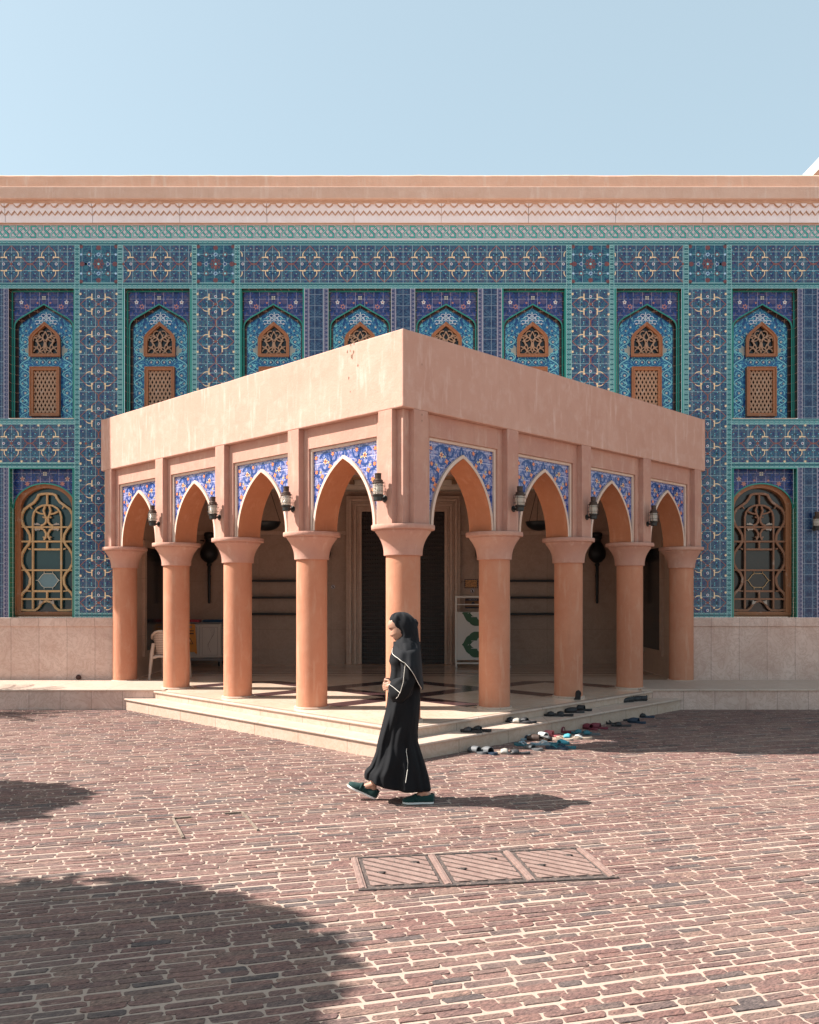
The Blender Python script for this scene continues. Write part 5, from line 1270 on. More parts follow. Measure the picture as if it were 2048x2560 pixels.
# ------------------------------------------------------------------ footwear
def outline(L, W, n=9):
    P = []
    prof = [(0,.0),(.015,.30),(.06,.62),(.16,.80),(.35,.74),(.52,.80),(.70,1.0),(.84,.98),(.94,.72),(.985,.38),(1.0,.0)]
    up = [((t-.5)*L, w*W/2) for t, w in prof]
    return [(x,-y) for x, y in up] + [(x,y) for x, y in up[-2:0:-1]]
fm = {}
def fmat(col, sh=.6):
    k = tuple(col)
    if k not in fm: fm[k] = plain('footwear_%s' % ('abcdefghijklmnopqrstuvwxyz'[len(fm)]), col, sh, var=.15, scale=30)
    return fm[k]
def shoe(kind, P, yaw, sole, strap, label, L=.265, W=.102, tilt=0, roll=0, z=None):
    pts = outline(L, W); m = MB(); th = .022
    def hgt(x): t = x/L+.5; return .010*max(0,.35-t)/.35+.006*max(0,t-.8)/.2
    lo_ = [(x*.97,y*.94,0.0) for x,y in pts]; mi_ = [(x,y,th*.6+hgt(x)) for x,y in pts]; hi_ = [(x*.985,y*.97,th+hgt(x)) for x,y in pts]; in_ = [(x*.93,y*.86,th-.004+hgt(x)) for x,y in pts]
    m.grid([lo_,mi_,hi_,in_], closed=True); m.poly(lo_[::-1]); m.poly(in_)
    o = m.build({'slide':'slide_sandal','thong':'flip_flop','clog':'clog','slipon':'slip_on_shoe'}[kind], fmat(sole), None, smooth=50)
    s = MB()
    def halfw(t): 
        x = (t-.5)*L; best = 0
        up = [p for p in pts if p[1] >= 0]; up = sorted(up)
        for i in range(len(up)-1):
            if up[i][0] <= x <= up[i+1][0]: f = (x-up[i][0])/max(1e-6,up[i+1][0]-up[i][0]); return up[i][1]*(1-f)+up[i+1][1]*f
        return best
    if kind == 'slide':
        rows = []
        for t in (.50,.56,.64,.72,.80):
            w = halfw(t)*1.03; x = (t-.5)*L; hh = .050-.020*abs(t-.62)/.2
            rows.append([(x+.006*math.cos(a), -w*math.cos(a), .012+ (hh)*math.sin(a)**.6) for a in np.linspace(0.0,math.pi,13)])
        s.grid(rows); s.build('strap', fmat(strap), o, smooth=60, solid=.006)
    elif kind == 'thong':
        for sg in (-1,1): s.tube([((.80-.5)*L,0,.024),((.76-.5)*L,sg*.012,.040),((.62-.5)*L,sg*halfw(.62)*.75,.046),((.46-.5)*L,sg*halfw(.46)*.95,.020)], [.005,.008,.010,.007], 6)
        s.build('strap', fmat(strap), o, smooth=True)
    else:
        full = kind == 'slipon'; rows = []; T = np.linspace(.0 if full else .42, .985, 12)
        for t in T:
            w = max(.012, halfw(t))*1.02; x = (t-.5)*L
            hh = .030+.030*math.sin(min(1,(1-t)/.35)*math.pi/2) if t > .45 else (.058 if full else .06)
            if full and t < .52:
                # open collar: side walls only, bending in at the heel
                rows.append([(x, -w*math.cos(a), .012+hh*min(1,math.sin(a)*1.6) if True else 0) for a in np.linspace(0,math.pi,13)])
            else: rows.append([(x, -w*math.cos(a)**1 if True else 0, .012+hh*math.sin(a)**.7) for a in np.linspace(0,math.pi,13)])
        if full:
            nb = sum(1 for t in T if t < .52)
            s.grid(rows[nb-1:]); 
            A = [[r_[i] for i in range(5)] for r_ in rows[:nb]]; B = [[r_[i] for i in range(8,13)] for r_ in rows[:nb]]
            s.grid(A); s.grid(B); e0 = rows[0]; s.grid([[( -.5*L-.004, p[1], p[2]) for p in e0],[(-.5*L+.006, p[1]*.9, p[2]+.012) for p in e0]])
            k = MB(); k.poly([((t-.5)*L, sg*halfw(t)*.9, .03) for sg, tt in ((-1,(.05,.3,.55)),(1,(.55,.3,.05))) for t in tt]); k.build('insole', fmat((.02,.02,.022)), o)
        else: s.grid(rows); k = MB(); k.tube([rows[0][i] for i in range(13)], .005, 6); k.build('rim', fmat(strap), o, smooth=True)
        s.build('upper', fmat(sole if not full else strap) if kind != 'clog' else fmat(strap), o, smooth=60, solid=.005)
    zz = P[2]; o.rotation_euler = (R(roll), R(-tilt), R(yaw)); o.location = (P[0], P[1], (z if z is not None else zz)+.001)
    tag(o, label, 'shoe', 'footwear left by the steps'); return o
def zq(x, y, z=0.0): return px(1140+x/3.317, 1720+y/3.317, z)
BK=(.012,.012,.014); CH=(.03,.03,.033); SV=(.35,.33,.29); GY=(.10,.105,.11); NV=(.012,.03,.055); TL=(.02,.12,.15); TB=(.05,.28,.34); PK=(.50,.12,.13); MR=(.16,.02,.035); BE=(.34,.27,.21); WH=(.52,.52,.50); BR=(.06,.035,.025); LB=(.24,.32,.36)
T1 = ZT
shoe('slide', zq(128,368,T1), 158, BK, CH, 'black slide nearest the corner on the tread, left one of its pair')
shoe('slide', zq(208,358,T1), 150, BK, BK, 'black slide right beside the front pair on the tread, its twin to the left')
shoe('slide', zq(478,284,T1), 165, BK, BK, 'flat black slide tucked left of the silver sandal on the tread')
shoe('slide', zq(530,292,T1), 155, CH, SV, 'silver strapped slide on the tread between two black ones')
shoe('slide', zq(592,286,T1), 140, BK, BK, 'black slide right of the silver strapped one on the tread')
shoe('slide', zq(812,234,T1), 165, BK, BK, 'wide black slide on the tread below the second right column')
shoe('slide', zq(892,232,T1), 160, BK, BK, 'narrow black slide on the tread just right of the wide black one')
shoe('clog', zq(985,206,T1), 175, CH, BK, 'black clog lying flat under the upturned slipper')
shoe('clog', zq(1052,188,T1), 150, BK, BK, 'black clog touching the riser beside the upturned slipper')
o = shoe('slide', zq(1012,168,T1), 100, BK, CH, 'black slipper standing on its toe, propped against the riser', tilt=-70, z=T1+.12)
shoe('slipon', zq(1415,118,T1), 205, CH, BK, 'charcoal canvas slip on at the far end of the tread, toe to the left')
shoe('slipon', zq(1518,108,T1), 195, CH, BK, 'charcoal canvas slip on furthest right on the tread')
shoe('clog', zq(178,540), 130, GY, GY, 'grey rimmed clog on the paving, left of the front pair')
shoe('clog', zq(280,545), 118, NV, GY, 'grey rimmed clog on the paving, right of the front pair')
shoe('slide', zq(432,548), 165, BE, SV, 'silver slide alone on the paving near the front clogs')
shoe('slide', zq(518,552), 178, CH, CH, 'dark grey slide end to end with the silver one on the paving')
shoe('slide', zq(592,430), 20, LB, WH, 'white and blue striped slide against the foot of the step')
shoe('slide', zq(548,428), 30, BK, NV, 'navy slide half under the white and blue striped one')
shoe('clog', zq(678,438), 160, BR, BR, 'brown clog squeezed between the striped slide and the white rimmed one')
shoe('clog', zq(728,432), 120, CH, WH, 'dark clog with a white rim tipped on its side', roll=35, z=.02)
shoe('thong', zq(570,482), 150, TL, LB, 'teal flip flop at the near left of the pile')
shoe('slide', zq(642,512), 130, GY, GY, 'slate grey slide crossing the front of the pile')
shoe('thong', zq(706,474), 10, LB, WH, 'pale blue flip flop behind the slate grey slide')
shoe('slide', zq(856,470), 15, TL, TB, 'bright teal slide on the sunlit paving')
shoe('thong', zq(836,508), 160, NV, TL, 'navy flip flop in front of the bright teal slide')
shoe('thong', zq(900,502), 165, TL, NV, 'teal flip flop with a navy strap in front of the bright teal slide')
shoe('clog', zq(790,402), 145, PK, PK, 'pink clog with an open heel by the step')
shoe('clog', zq(882,370), 150, MR, MR, 'dark red clog against the step riser, right of the pink one')
shoe('thong', zq(885,436), 155, BE, BE, 'beige flip flop behind the bright teal slide')
shoe('slide', zq(952,422), 150, BE, TB, 'cyan strapped slide between two beige flip flops')
shoe('thong', zq(1040,424), 165, BE, WH, 'beige flip flop with a white strap at the right end of the pile')
shoe('slide', zq(1042,384), 160, TL, TL, 'dark teal slide behind the beige flip flops')
shoe('slide', zq(1108,392), 170, GY, TL, 'grey soled slide touching the dark teal one')
shoe('clog', zq(1112,344), 120, MR, MR, 'maroon clog, front one of the maroon pair')
shoe('clog', zq(1182,338), 150, MR, MR, 'maroon clog, back one of the maroon pair')
shoe('thong', zq(1268,300), 125, CH, BK, 'black flip flop right of the maroon pair')
shoe('thong', zq(1372,270), 150, CH, BK, 'black flip flop nearest the step among three black ones')
shoe('slide', zq(1370,320), 165, CH, BK, 'charcoal slide in front of two black flip flops')
shoe('clog', zq(1500,292), 140, NV, NV, 'navy clog in front of the last dark pair')
shoe('slide', zq(1508,243), 15, TL, NV, 'dark teal slide at the far right end of the row')
shoe('slide', zq(1570,246), 165, NV, BK, 'navy slide furthest right on the paving')
q_ = px(941,1659,ZF+.004); shoe('slide', q_, 165, BK, BK, 'black slide inside by the door, left one'); q_ = px(957,1659,ZF+.004); shoe('slide', q_, 150, BK, BK, 'black slide inside by the door, right one')
# ------------------------------------------------------------------ the woman walking to the left
def build_person():
    GX, GY = (1000-CX)/296.0, 7.41
    def sp(v, e): return math.copysign(abs(v)**e, v)
    # ---- head, modelled upright facing -x, then bowed and set on the neck
    hb = MB(); rows = []; NS = 40
    def headr(z):   # half length front/back, half width
        t = max(-1, min(1, z/.118)); c = math.sqrt(max(0,1-t*t))
        w = .073*(c**.62); 
        if z < -.03: w *= 1-.30*((-.03-z)/.09)**1.2
        return w
    zz = np.linspace(-.117,.117,34)
    for z in zz:
        w = max(.006, headr(z)); back = max(.010, .098*math.sqrt(max(.0,1-((z-.022)/.098)**2))) if z > .022 else .098-.070*min(1,(.022-z)/.10)**1.3
        fr = .082
        # profile of the face, front is -x
        prof = [(-.117,.050),(-.110,.066),(-.100,.075),(-.088,.075),(-.078,.070),(-.070,.079),(-.064,.081),(-.058,.076),(-.052,.082),(-.046,.079),(-.040,.080),(-.034,.083),(-.026,.086),(-.016,.084),(.004,.080),(.016,.076),(.026,.082),(.036,.085),(.060,.083),(.085,.066),(.105,.036),(.117,.008)]
        for (za,fa),(zb,fb) in zip(prof[:-1],prof[1:]):
            if za <= z <= zb: fr = fa+(fb-fa)*(z-za)/(zb-za)
        nose = 0; 
        ring = []
        for k in range(NS):
            a = 2*math.pi*k/NS; ca, sa = math.cos(a), math.sin(a)
            x = (-fr if ca > 0 else back)*abs(ca)**.85 if ca > 0 else back*abs(ca)**.9
            y = w*sp(sa,.9)
            if ca > 0:
                # narrow nose ridge, eye sockets beside it
                if -.045 < z < .012: x -= .013*math.exp(-(y/.0105)**2)*math.exp(-((z+.031)/.018)**2) + .005*math.exp(-(y/.009)**2)*math.exp(-((z+.01)/.02)**2)
                if .0 < z < .030: x += .0075*math.exp(-((abs(y)-.030)/.014)**2)*math.exp(-((z-.014)/.012)**2)
                if -.06 < z < -.02: x -= .002*math.exp(-((abs(y)-.035)/.02)**2)
            ring.append((x,y,z))
        rows.append(ring)
    hb.grid(rows, closed=True); hb.poly(rows[0][::-1]); hb.poly(rows[-1])
    HM = Matrix.Translation((-.006,0,1.468)) @ Matrix.Rotation(R(-24),4,'Y') @ Matrix.Rotation(R(9),4,'Z')
    hb.xform(HM)
    hm = bpy.data.meshes.new('h'); hm.from_pydata(hb.v, [], hb.f)
    # ---- trunk and limbs: tapered chains with rounded joints, fused with the head and hands into one skin below
    lb = MB()
    def chain(P, Rr, n=18, flat=1.0):
        Q = []; q = []
        for i in range(len(P)-1):
            for t in np.linspace(0,1,7)[:-1]:
                Q.append(tuple(Vector(P[i]).lerp(Vector(P[i+1]), t))); tt = t*t*(3-2*t); q.append(Rr[i]*(1-tt)+Rr[i+1]*tt)
        Q.append(P[-1]); q.append(Rr[-1]); a = (Vector(Q[0])-Vector(Q[1])).normalized(); b_ = (Vector(Q[-1])-Vector(Q[-2])).normalized()
        Q = [tuple(Vector(Q[0])+a*q[0]*.9), tuple(Vector(Q[0])+a*q[0]*.6)]+Q+[tuple(Vector(Q[-1])+b_*q[-1]*.6), tuple(Vector(Q[-1])+b_*q[-1]*.9)]; q = [q[0]*.4,q[0]*.8]+q+[q[-1]*.8,q[-1]*.4]
        lb.tube(Q, q, n, upv=(0,1,0))
    chain([(.045,0,.86),(.04,0,1.0),(.045,0,1.18),(.048,0,1.30),(.045,0,1.35)], [.125,.105,.115,.095,.06])
    chain([(.045,0,1.33),(.038,0,1.38),(.020,0,1.44)], [.056,.050,.048])
    for y, hp, kn, ca, an, hl, ba, to in ((-.075,(.05,.80),(.060,.47),(.110,.30),(.205,.105),(.252,.055),(.12,.042),(.060,.036)), (.062,(.03,.80),(-.085,.47),(-.160,.31),(-.228,.135),(-.225,.058),(-.335,.100),(-.400,.128))):
        chain([(hp[0],y,hp[1]),(kn[0],y,kn[1]),(ca[0],y,ca[1]),(an[0],y,an[1])], [.078,.052,.046,.031])
        chain([(an[0],y,an[1]-.005),(ba[0],y,ba[1]),(to[0],y,to[1])], [.032,.027,.018]); chain([(an[0],y,an[1]),(hl[0],y,hl[1])], [.031,.026])
    for sg in (-1,1):
        chain([(.05,sg*.10,1.30),(.055,sg*.145,1.27),(.075,sg*.205,1.075)], [.045,.046,.038]); chain([(.075,sg*.205,1.075),(-.050,sg*.115,.985)], [.038,.025])
        chain([(-.050,sg*.115,.985),(-.070,sg*.098,.986),(-.097,sg*.080,.986)], [.025,.030,.024])
    lm_ = bpy.data.meshes.new('l'); lm_.from_pydata(lb.v, [], lb.f)
    # ---- fingers: separate tapered chains rooted in the palm, loosely closed on the cuff
    fb = MB()
    for sg, tw in ((-1,0),(1,1)):
        palm = Vector((-.090, sg*.085, .985))
        L = (.068,.078,.072,.058)
        for i in range(4):
            off = Vector((-.018, 0, .024-.016*i)); q0 = palm+off; seg = L[i]
            d1 = Vector((-.75, -sg*.55, -.10-.05*i)).normalized(); d2 = Vector((-.25,-sg*.9,-.30)).normalized(); d3 = Vector((.45,-sg*.7,-.45)).normalized()
            P = [q0-d1*.02, q0, q0+d1*seg*.45, q0+d1*seg*.45+d2*seg*.33, q0+d1*seg*.45+d2*seg*.33+d3*seg*.26]
            fb.tube(P, [.0085,.009,.0085,.0075,.0055], 8)
        t0 = palm+Vector((.012,-sg*.004,.026)); fb.tube([t0, t0+Vector((-.018,-sg*.012,.022)), t0+Vector((-.040,-sg*.024,.026)), t0+Vector((-.056,-sg*.030,.018))], [.011,.0105,.009,.0065], 8)
    fm_ = bpy.data.meshes.new('f'); fm_.from_pydata(fb.v, [], fb.f)
    b = bmesh.new(); b.from_mesh(lm_); b.from_mesh(hm); b.from_mesh(fm_); bmesh.ops.recalc_face_normals(b, faces=b.faces); me = bpy.data.meshes.new('person'); b.to_mesh(me); b.free()
    o = bpy.data.objects.new('tmp', me); link(o); r_ = o.modifiers.new('r','REMESH'); r_.mode = 'VOXEL'; r_.voxel_size = .0042; r_.use_smooth_shade = True
    sm = o.modifiers.new('s','SMOOTH'); sm.factor = .5; sm.iterations = 1
    dg = bpy.context.evaluated_depsgraph_get(); me2 = bpy.data.meshes.new_from_object(o.evaluated_get(dg)); bpy.data.objects.remove(o)
    me2.name = 'person'; me2.materials.clear()
    for m_ in (M_SKIN, M_LIP, M_BROW, M_EYE): me2.materials.append(m_)
    inv = HM.inverted()
    for p in me2.polygons:
        c = inv @ p.center
        if c.x < -.045 and p.center.z > 1.3:
            ay = abs(c.y); mi = 0
            if -.0735 < c.z < -.0565 and ay < .024-.0*abs(c.z+.065): mi = 1
            if .029+.004*math.cos(ay*60) < c.z < .034+.004*math.cos(ay*60) and .016 < ay < .046: mi = 2
            if .0105 < c.z < .0145 and .019 < ay < .040: mi = 2
            p.material_index = mi
    person = bpy.data.objects.new('person', me2); link(person); person.location = (GX, GY, 0)
    me2.polygons.foreach_set('use_smooth', [True]*len(me2.polygons))
    tag(person, 'woman in a black abaya and headscarf with white piping, walking left in green loafers', 'person')
    # ---- abaya: rings from the hem to the shoulders
    T = [(.205,-.299,.245,.178),(.25,-.292,.232,.176),(.307,-.250,.216,.172),(.36,-.226,.198,.168),(.422,-.204,.178,.162),(.507,-.187,.152,.152),(.591,-.166,.150,.158),(.68,-.143,.158,.166),(.76,-.122,.165,.172),(.838,-.108,.170,.172),(.926,-.100,.172,.165),(1.03,-.086,.165,.155),(1.11,-.074,.160,.152),(1.152,-.075,.160,.158),(1.189,-.090,.160,.162),(1.233,-.082,.158,.165),(1.30,-.055,.150,.168),(1.345,-.030,.135,.155),(1.375,-.015,.105,.110),(1.40,-.005,.075,.065)]
    def hemz(x):
        H = [(-.31,.215),(-.26,.195),(-.235,.207),(-.20,.178),(-.13,.150),(-.02,.128),(.12,.112),(.26,.106)]
        for (xa,za),(xb,zb) in zip(H[:-1],H[1:]):
            if x <= xb: return za+(zb-za)*max(0,(x-xa)/(xb-xa))
        return .106
    NA = 112; rows = []
    def fold(a, z, sc):
        low = max(0, min(1, (.95-z)/.75)); up = 1-low
        f = .020*low*math.sin(7*a+2.3*z*4+.6)+.012*low*math.sin(13*a-5*z+1.1)+.007*low*math.sin(23*a+3+6*z)
        # long diagonal pulls from the hip to the forward hem
        f += .010*math.sin(5*a+9*z)*math.exp(-((z-.62)/.35)**2)+.005*math.sin(11*a-14*z)*math.exp(-((z-.8)/.4)**2)
        f += .006*up*math.sin(6*a+11*z)+.005*mnoise.noise((a*2.2,z*7,1.3))
        return f*sc
    for j, (z, xf, xb, hy) in enumerate([(None,-.299,.262,.180)]+T):
        ring = []
        for k in range(NA):
            a = 2*math.pi*k/NA; ca, sa = math.cos(a), math.sin(a)
            cx_ = (xf+xb)/2; hx = (xb-xf)/2; zq_ = z if z is not None else .16
            fo = fold(a, zq_, 1.0)
            edge = 1-.75*abs(ca)**6      # keep the outline traced from the side view
            x = cx_ - hx*sp(ca,.92)*(1+fo*edge*.3/ max(hx,.05)*.3); y = hy*sp(sa,.85)+fo*sa*1.0
            if z is None: zz_ = hemz(x)-.0
            else: zz_ = z if z > .31 else max(z, hemz(x)+.03+(z-.205)*.6) 
            ring.append((x,y,zz_))
        rows.append(ring)
    # finer rows between
    fine = []
    for j in range(len(rows)-1):
        n_ = 3
        for q in range(n_):
            t = q/n_; fine.append([tuple(rows[j][k][i]*(1-t)+rows[j+1][k][i]*t for i in range(3)) for k in range(NA)])
    fine.append(rows[-1])
    w = MB(); w.grid(fine, closed=True)
    ab = w.build('abaya', M_ABAYA, person, smooth=70, solid=.004)
    # wide sleeves, near and far
    for sg in (-1,1):
        s = MB(); P = [(.05,sg*.145,1.335),(.062,sg*.19,1.24),(.072,sg*.222,1.14),(.070,sg*.228,1.07),(.045,sg*.205,1.015),(.000,sg*.170,.985),(-.042,sg*.135,.975),(-.066,sg*.118,.98)]
        Rr = [.054,.054,.056,.062,.070,.073,.068,.058]; rings = []
        for i,(p,r_) in enumerate(zip(P,Rr)):
            t = (Vector(P[min(i+1,7)])-Vector(P[max(i-1,0)])).normalized(); up = Vector((0,0,1)) if abs(t.z) < .8 else Vector((-1,0,0)); A = t.cross(up).normalized(); B = A.cross(t).normalized(); ring = []
            for k in range(40):
                a = 2*math.pi*k/40; rr = r_*(1+.06*math.sin(4*a+i*1.3)+.05*math.sin(7*a-i*.9)); q = Vector(p)+A*rr*math.cos(a)*.82+B*rr*math.sin(a)
                droop = max(0,-(B*math.sin(a)).z)*(.0 if i < 3 else .75*r_); ring.append((q.x,q.y,q.z-droop))
            rings.append(ring)
        s.grid(rings, closed=True); s.build('sleeve', M_ABAYA, person, smooth=70, solid=.004)
        # sleeve lining edge closes the opening around the wrist
        c = MB(); cc = Vector((-.045,sg*.132,.985)); c.grid([rings[-1],[tuple(Vector(q).lerp(cc,.55)) for q in rings[-1]]], closed=True); c.build('cuff', M_ABAYA, person, smooth=True)
        if sg < 0: nearcuff = rings[-1]
    # ---- headscarf over the head
    HR = [(1.604,-.015,.035,.020),(1.598,-.045,.062,.045),(1.583,-.070,.088,.062),(1.565,-.078,.108,.074),(1.545,-.088,.128,.080),(1.528,-.088,.141,.084),(1.512,-.074,.146,.086),(1.492,-.070,.149,.087),(1.470,-.046,.152,.088),(1.445,-.020,.155,.088),(1.418,.000,.158,.088),(1.392,-.004,.160,.088),(1.372,-.022,.163,.094),(1.352,-.038,.165,.106),(1.330,-.052,.168,.125)]
    rows = []
    for j,(z,xf,xb,hy) in enumerate(HR):
        ring = []
        for k in range(64):
            a = 2*math.pi*k/64; ca, sa = math.cos(a), math.sin(a); e = .75 if ca > 0 else .95
            cx_ = .02 if False else (xf+xb)/2; hx = (xb-xf)/2; f = .004*math.sin(9*a+z*40)+.003*math.sin(15*a-z*60)
            ring.append((cx_-(hx)*sp(ca,e), (hy+f)*sp(sa,.8), z + .006*math.sin(5*a+j*.3)*(1 if 2<j else 0)))
        rows.append(ring)
    h = MB(); h.grid(rows, closed=True); h.poly(rows[0]); hs = h.build('headscarf', M_SCARF, person, smooth=80)
    # knot of hair under the cloth
    k_ = MB(); k_.lathe([(0,-.052),(.03,-.044),(.047,-.02),(.048,.008),(.036,.036),(0,.050)], n=20); k_.xform(Matrix.Translation((.108,0,1.505))@Matrix.Rotation(R(35),4,'Y')); k_.build('scarf_bun', M_SCARF, person, smooth=True)
    # ---- cape of the scarf: over shoulders, deep down the back
    def edgez(t):     # t 0 front .. 1 back, height of the lower edge
        E_ = [(0,1.315),(.18,1.262),(.36,1.235),(.50,1.195),(.62,1.115),(.74,1.02),(.86,.962),(1,.950)]
        for (a0,z0),(a1,z1) in zip(E_[:-1],E_[1:]):
            if t <= a1: return z0+(z1-z0)*(t-a0)/(a1-a0)
        return .95
    def body(z):      # front x, back x, half depth of the clothed body, a little proud
        Tn = sorted(T)
        for A,B in zip(Tn[:-1],Tn[1:]):
            if A[0] <= z <= B[0]:
                f = (z-A[0])/(B[0]-A[0]); return [A[i]+(B[i]-A[i])*f for i in (1,2,3)]
        return Tn[-1][1:]
    cols = []; NB = 72; NJ = 18; edge_pts = {}
    for k in range(NB+1):
        th = -math.pi + 2*math.pi*k/NB       # 0 = front (-x)
        t = abs(th)/math.pi; ze = edgez(t); col = []
        for j in range(NJ+1):
            s = j/NJ; z = 1.352-(1.352-ze)*s**1.15
            xf, xb, hy = body(min(1.33, z)); sh = min(1, s*(1.352-ze)/.085)
            # start at the scarf ring, spread over the shoulder
            xb2 = .165+.028*min(1,(1.352-z)/.35)+.004; xf2 = xf-.010; hy2 = (.215+.105*min(1,max(0,(1.33-z)/.16))-.03*max(0,(1.1-z)/.15))*min(1,.45+.55*sh**.6)
            xf2 = min(xf2, -.055) if z > 1.29 else xf2
            cx_ = (xf2+xb2)/2; hx = (xb2-xf2)/2; fo = 1+.030*math.sin(8*th+z*9)*s+.018*math.sin(15*th-z*12)*s
            r0x, r0y = .112, .100; mix_ = min(1,.12+sh); cx_ = .058*(1-mix_)+cx_*mix_
            X = cx_ - (r0x*(1-mix_)+hx*mix_)*sp(math.cos(th),.9); Y = (r0y*(1-mix_)+hy2*mix_*fo)*sp(math.sin(th),.85)
            col.append((X,Y,z-.012*(1-sh)*0))
        cols.append(col); edge_pts[k] = col[-1]
    cp = MB(); cp.grid([[cols[k][j] for k in range(NB+1)] for j in range(NJ+1)]); cape = cp.build('cape', M_SCARF, person, smooth=75, solid=.004)
    # ---- white piping
    pp = MB(); near = [edge_pts[k] for k in range(NB+1) if -2.62 < (-math.pi+2*math.pi*k/NB) < -.12]
    pp.tube([(p[0],p[1]-.006,p[2]+.001) for p in near], .0021, 6); pp.build('piping', M_PIPE, cape, smooth=True)
    pq = MB(); pq.tube([(.045,-.272,1.19),(.036,-.290,1.12),(.028,-.292,1.04),(.006,-.268,.962),(-.016,-.236,.915),(-.030,-.222,.900)], .0020, 6)
    pq.tube([(-.088,-.186,1.012),(-.058,-.210,.994),(-.020,-.242,.966),(.004,-.262,.950)], .0020, 6)
    for i in range(12):
        a = 2*math.pi*i/12; q0 = Vector(nearcuff[(i*40//12)%40]); q1 = Vector(nearcuff[((i+1)*40//12)%40]); pq.tube([q0,q1], .0020, 5)
    pq.build('piping', M_PIPE, person, smooth=True)
    # slanting seam on the lower skirt, traced on the cloth surface
    def surf(x, z, side=-1):
        xf, xb, hy = body(z); cx_ = (xf+xb)/2; hx = (xb-xf)/2; ca = max(-1,min(1,-(x-cx_)/hx)); ca = sp(ca,1/.92); a = -math.acos(max(-1,min(1,ca))); sa = math.sin(a); fo = fold(a+2*math.pi, z, 1.0)
        return (x, hy*sp(sa,.85)+fo*sa-.011, z)
    ps = MB(); ps.tube([surf(x,z) for x,z in ((.057,.475),(.053,.45),(.060,.41),(.066,.36),(.062,.30),(.053,.24),(.047,.205))], .0024, 6); ps.build('piping', M_PIPE, ab, smooth=True)
    # ---- loafers
    def loafer(x_heel, y, z, pitch, nm):
        L = .262; Tt = np.linspace(0,1,22); root = MB()
        def hw(t): 
            A = [(0,.018),(.04,.030),(.15,.035),(.38,.032),(.55,.040),(.72,.046),(.86,.042),(.95,.030),(1,.012)]
            for (a0,b0),(a1,b1) in zip(A[:-1],A[1:]):
                if t <= a1: return b0+(b1-b0)*(t-a0)/(a1-a0)
            return .01
        lo_ = [(-L*t, hw(t)*1.04) for t in Tt]+[(-L*t,-hw(t)*1.04) for t in Tt[::-1]]
        lo_ = lo_[::-1] if sum(lo_[i][0]*lo_[(i+1)%44][1]-lo_[(i+1)%44][0]*lo_[i][1] for i in range(44)) < 0 else lo_
        root.prism_xy([(x+.0,y_) for x,y_ in lo_], 0, .020)
        so2 = root.build('loafer', M_SOLEW, person, smooth=50, bevel=.004)
        u = MB(); rows = []
        for t in Tt:
            w = hw(t); hh = np.interp(t, [0,.05,.25,.40,.52,.60,.75,.9,1], [.060,.064,.050,.046,.060,.058,.044,.034,.020]); a_ = np.linspace(0,math.pi,17)
            if t < .50:  # open collar: sides only
                rows.append([(-L*t, -w*math.cos(a)*(1+.06*math.sin(a)), .018+min(hh*math.sin(a)*1.5, hh)) for a in a_])
            else: rows.append([(-L*t, -w*math.cos(a), .018+hh*math.sin(a)**.75) for a in a_])
        nb = sum(1 for t in Tt if t < .50)
        u.grid(rows[nb-1:]); u.grid([r_[:6] for r_ in rows[:nb]]); u.grid([r_[11:] for r_ in rows[:nb]]); hl = rows[0]
        u.grid([[(.004,p[1]*.9,p[2]) for p in hl],[(.006,p[1]*.6,min(p[2],.07)) for p in hl]]); u.poly([(.002,-.016,.018),(.002,.016,.018),(.004,.018,.075),(.004,-.018,.075)])
        u.build('upper', M_SUEDE, so2, smooth=60, solid=.004)
        s = MB(); t = .60; w = hw(t)
        s.grid([[(-L*tt, -(w+.002)*math.cos(a), .018+.064*math.sin(a)**.75) for a in np.linspace(.15,math.pi-.15,15)] for tt in (.55,.62)]); s.build('saddle_strap', M_SUEDE, so2, smooth=60, solid=.005)
        so2.location = (x_heel, y, z); so2.rotation_euler = (0, R(pitch), R(2 if y < 0 else -3)); return so2
    loafer(.283, -.075, .004, 0, 'rear'); loafer(-.212, .062, .006, 25, 'front')
build_person()
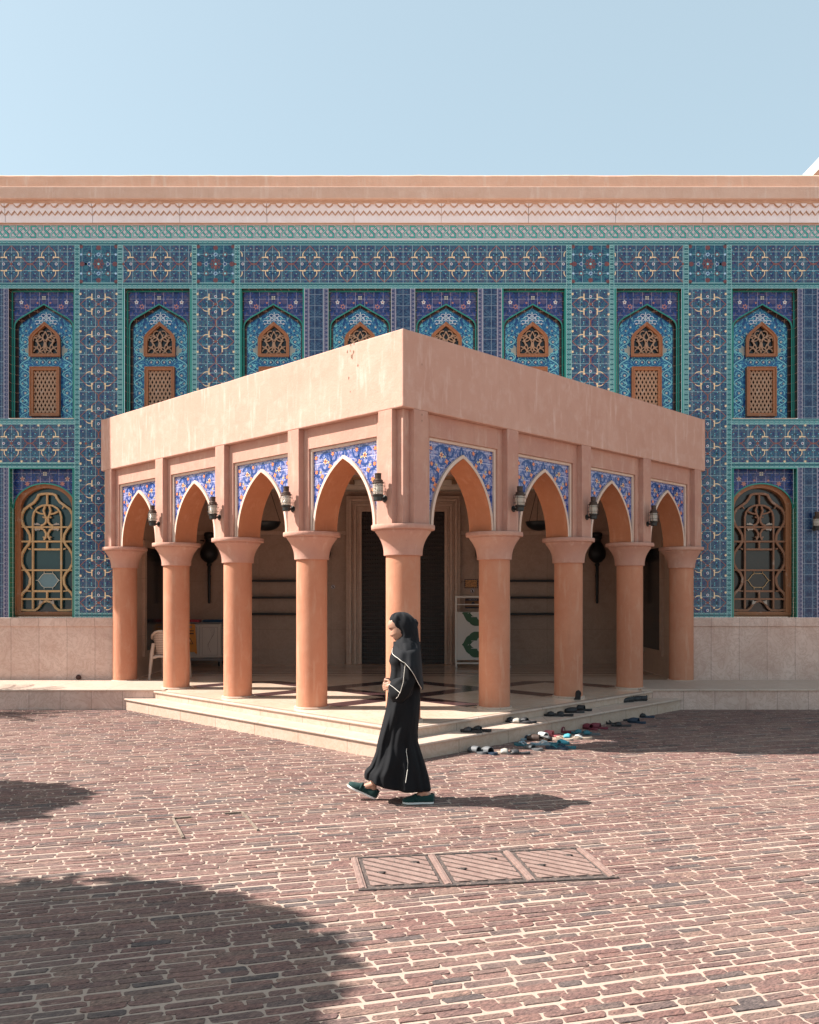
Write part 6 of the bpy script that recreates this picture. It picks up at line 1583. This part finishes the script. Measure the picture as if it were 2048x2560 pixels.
# ------------------------------------------------------------------ trees out of frame on the left that shade the paving
M_LEAF = plain('leaf_green', (0.05,0.085,0.03), 0.6, var=0.4, scale=3); M_BARK = plain('bark', (0.12,0.08,0.055), 0.9, var=0.3, scale=20)
def tree(name, x, y, h, rx, rz, label, n=24000, leaf=.12, seed=1, ys=.85):
    r_ = np.random.RandomState(seed); o = empty(name, (x,y,0)); tag(o, label, 'tree')
    t = MB(); t.tube([(0,0,-.05),(.03,.02,h*.35),(-.02,0,h*.7),(0,0,h)], [.13,.10,.08,.05], 10)
    for k in range(7):
        a = k*.9; t.tube([(0,0,h*.62),(rx*.3*math.cos(a),rx*.3*math.sin(a),h*.85),(rx*.65*math.cos(a),rx*.65*math.sin(a),h+rz*.2)], [.05,.035,.015], 6)
    t.build('trunk', M_BARK, o, smooth=True)
    V = []; F = []
    cl = r_.normal(size=(70,3)); cl /= np.linalg.norm(cl,axis=1)[:,None]; cl *= (r_.uniform(.25,.9,(70,1)))
    for i in range(n):
        c = cl[r_.randint(70)]; p = c + r_.normal(size=3)*.20; 
        if np.linalg.norm(p) > 1.05: continue
        p = p*np.array([rx,rx*ys,rz]) + np.array([0,0,h]); u = r_.normal(size=3); u /= np.linalg.norm(u); v = np.cross(u, r_.normal(size=3)); v /= np.linalg.norm(v)
        s = leaf*r_.uniform(.7,1.4); b = len(V); V += [tuple(p-u*s), tuple(p+v*s*.5), tuple(p+u*s), tuple(p-v*s*.5)]; F.append((b,b+1,b+2,b+3))
    m = MB(); m.v = V; m.f = F; m.m = [0]*len(F); m.build('crown', M_LEAF, o)
tree('shade_tree', -7.0, 4.22, 4.4, 2.0, 1.35, 'round crowned tree just outside the near left of the picture', seed=2, ys=.68)
tree('shade_tree', -7.35, 7.45, 3.5, 1.0, .85, 'smaller round tree outside the middle left of the picture', n=14000, seed=5)
def palm(x, y, h, label):
    o = empty('palm_tree', (x,y,0)); tag(o, label, 'tree'); t = MB(); t.tube([(0,0,-.05),(.05,0,h*.5),(0,0,h)], [.16,.12,.11], 12); t.build('trunk', M_BARK, o, smooth=True); m = MB(); r_ = random.Random(4)
    for k in range(22):
        a = k*2.4; el = r_.uniform(.1,1.1); L = r_.uniform(1.1,1.5); P = []
        for i in range(9):
            s = i/8; P.append(Vector((math.cos(a)*L*s*math.cos(el*.6), math.sin(a)*L*s*math.cos(el*.6), h+L*s*math.sin(el)-1.1*s*s*L*.6)))
        m.tube(P, .012, 4)
        for i in range(1,9):
            for q in (0,.33,.66):
                p = P[i-1].lerp(P[i], q); t_ = (P[i]-P[i-1]).normalized(); sd_ = t_.cross(Vector((0,0,1))).normalized()
                for s_ in (-1,1):
                    e = p+sd_*s_*.30*(1-.5*i/8)+t_*.18-Vector((0,0,.08)); m.poly([p-t_*.012, e, p+t_*.012])
    m.build('crown', M_LEAF, o)
palm(-8.9, 12.9, 2.9, 'palm tree outside the far left by the tiled wall')
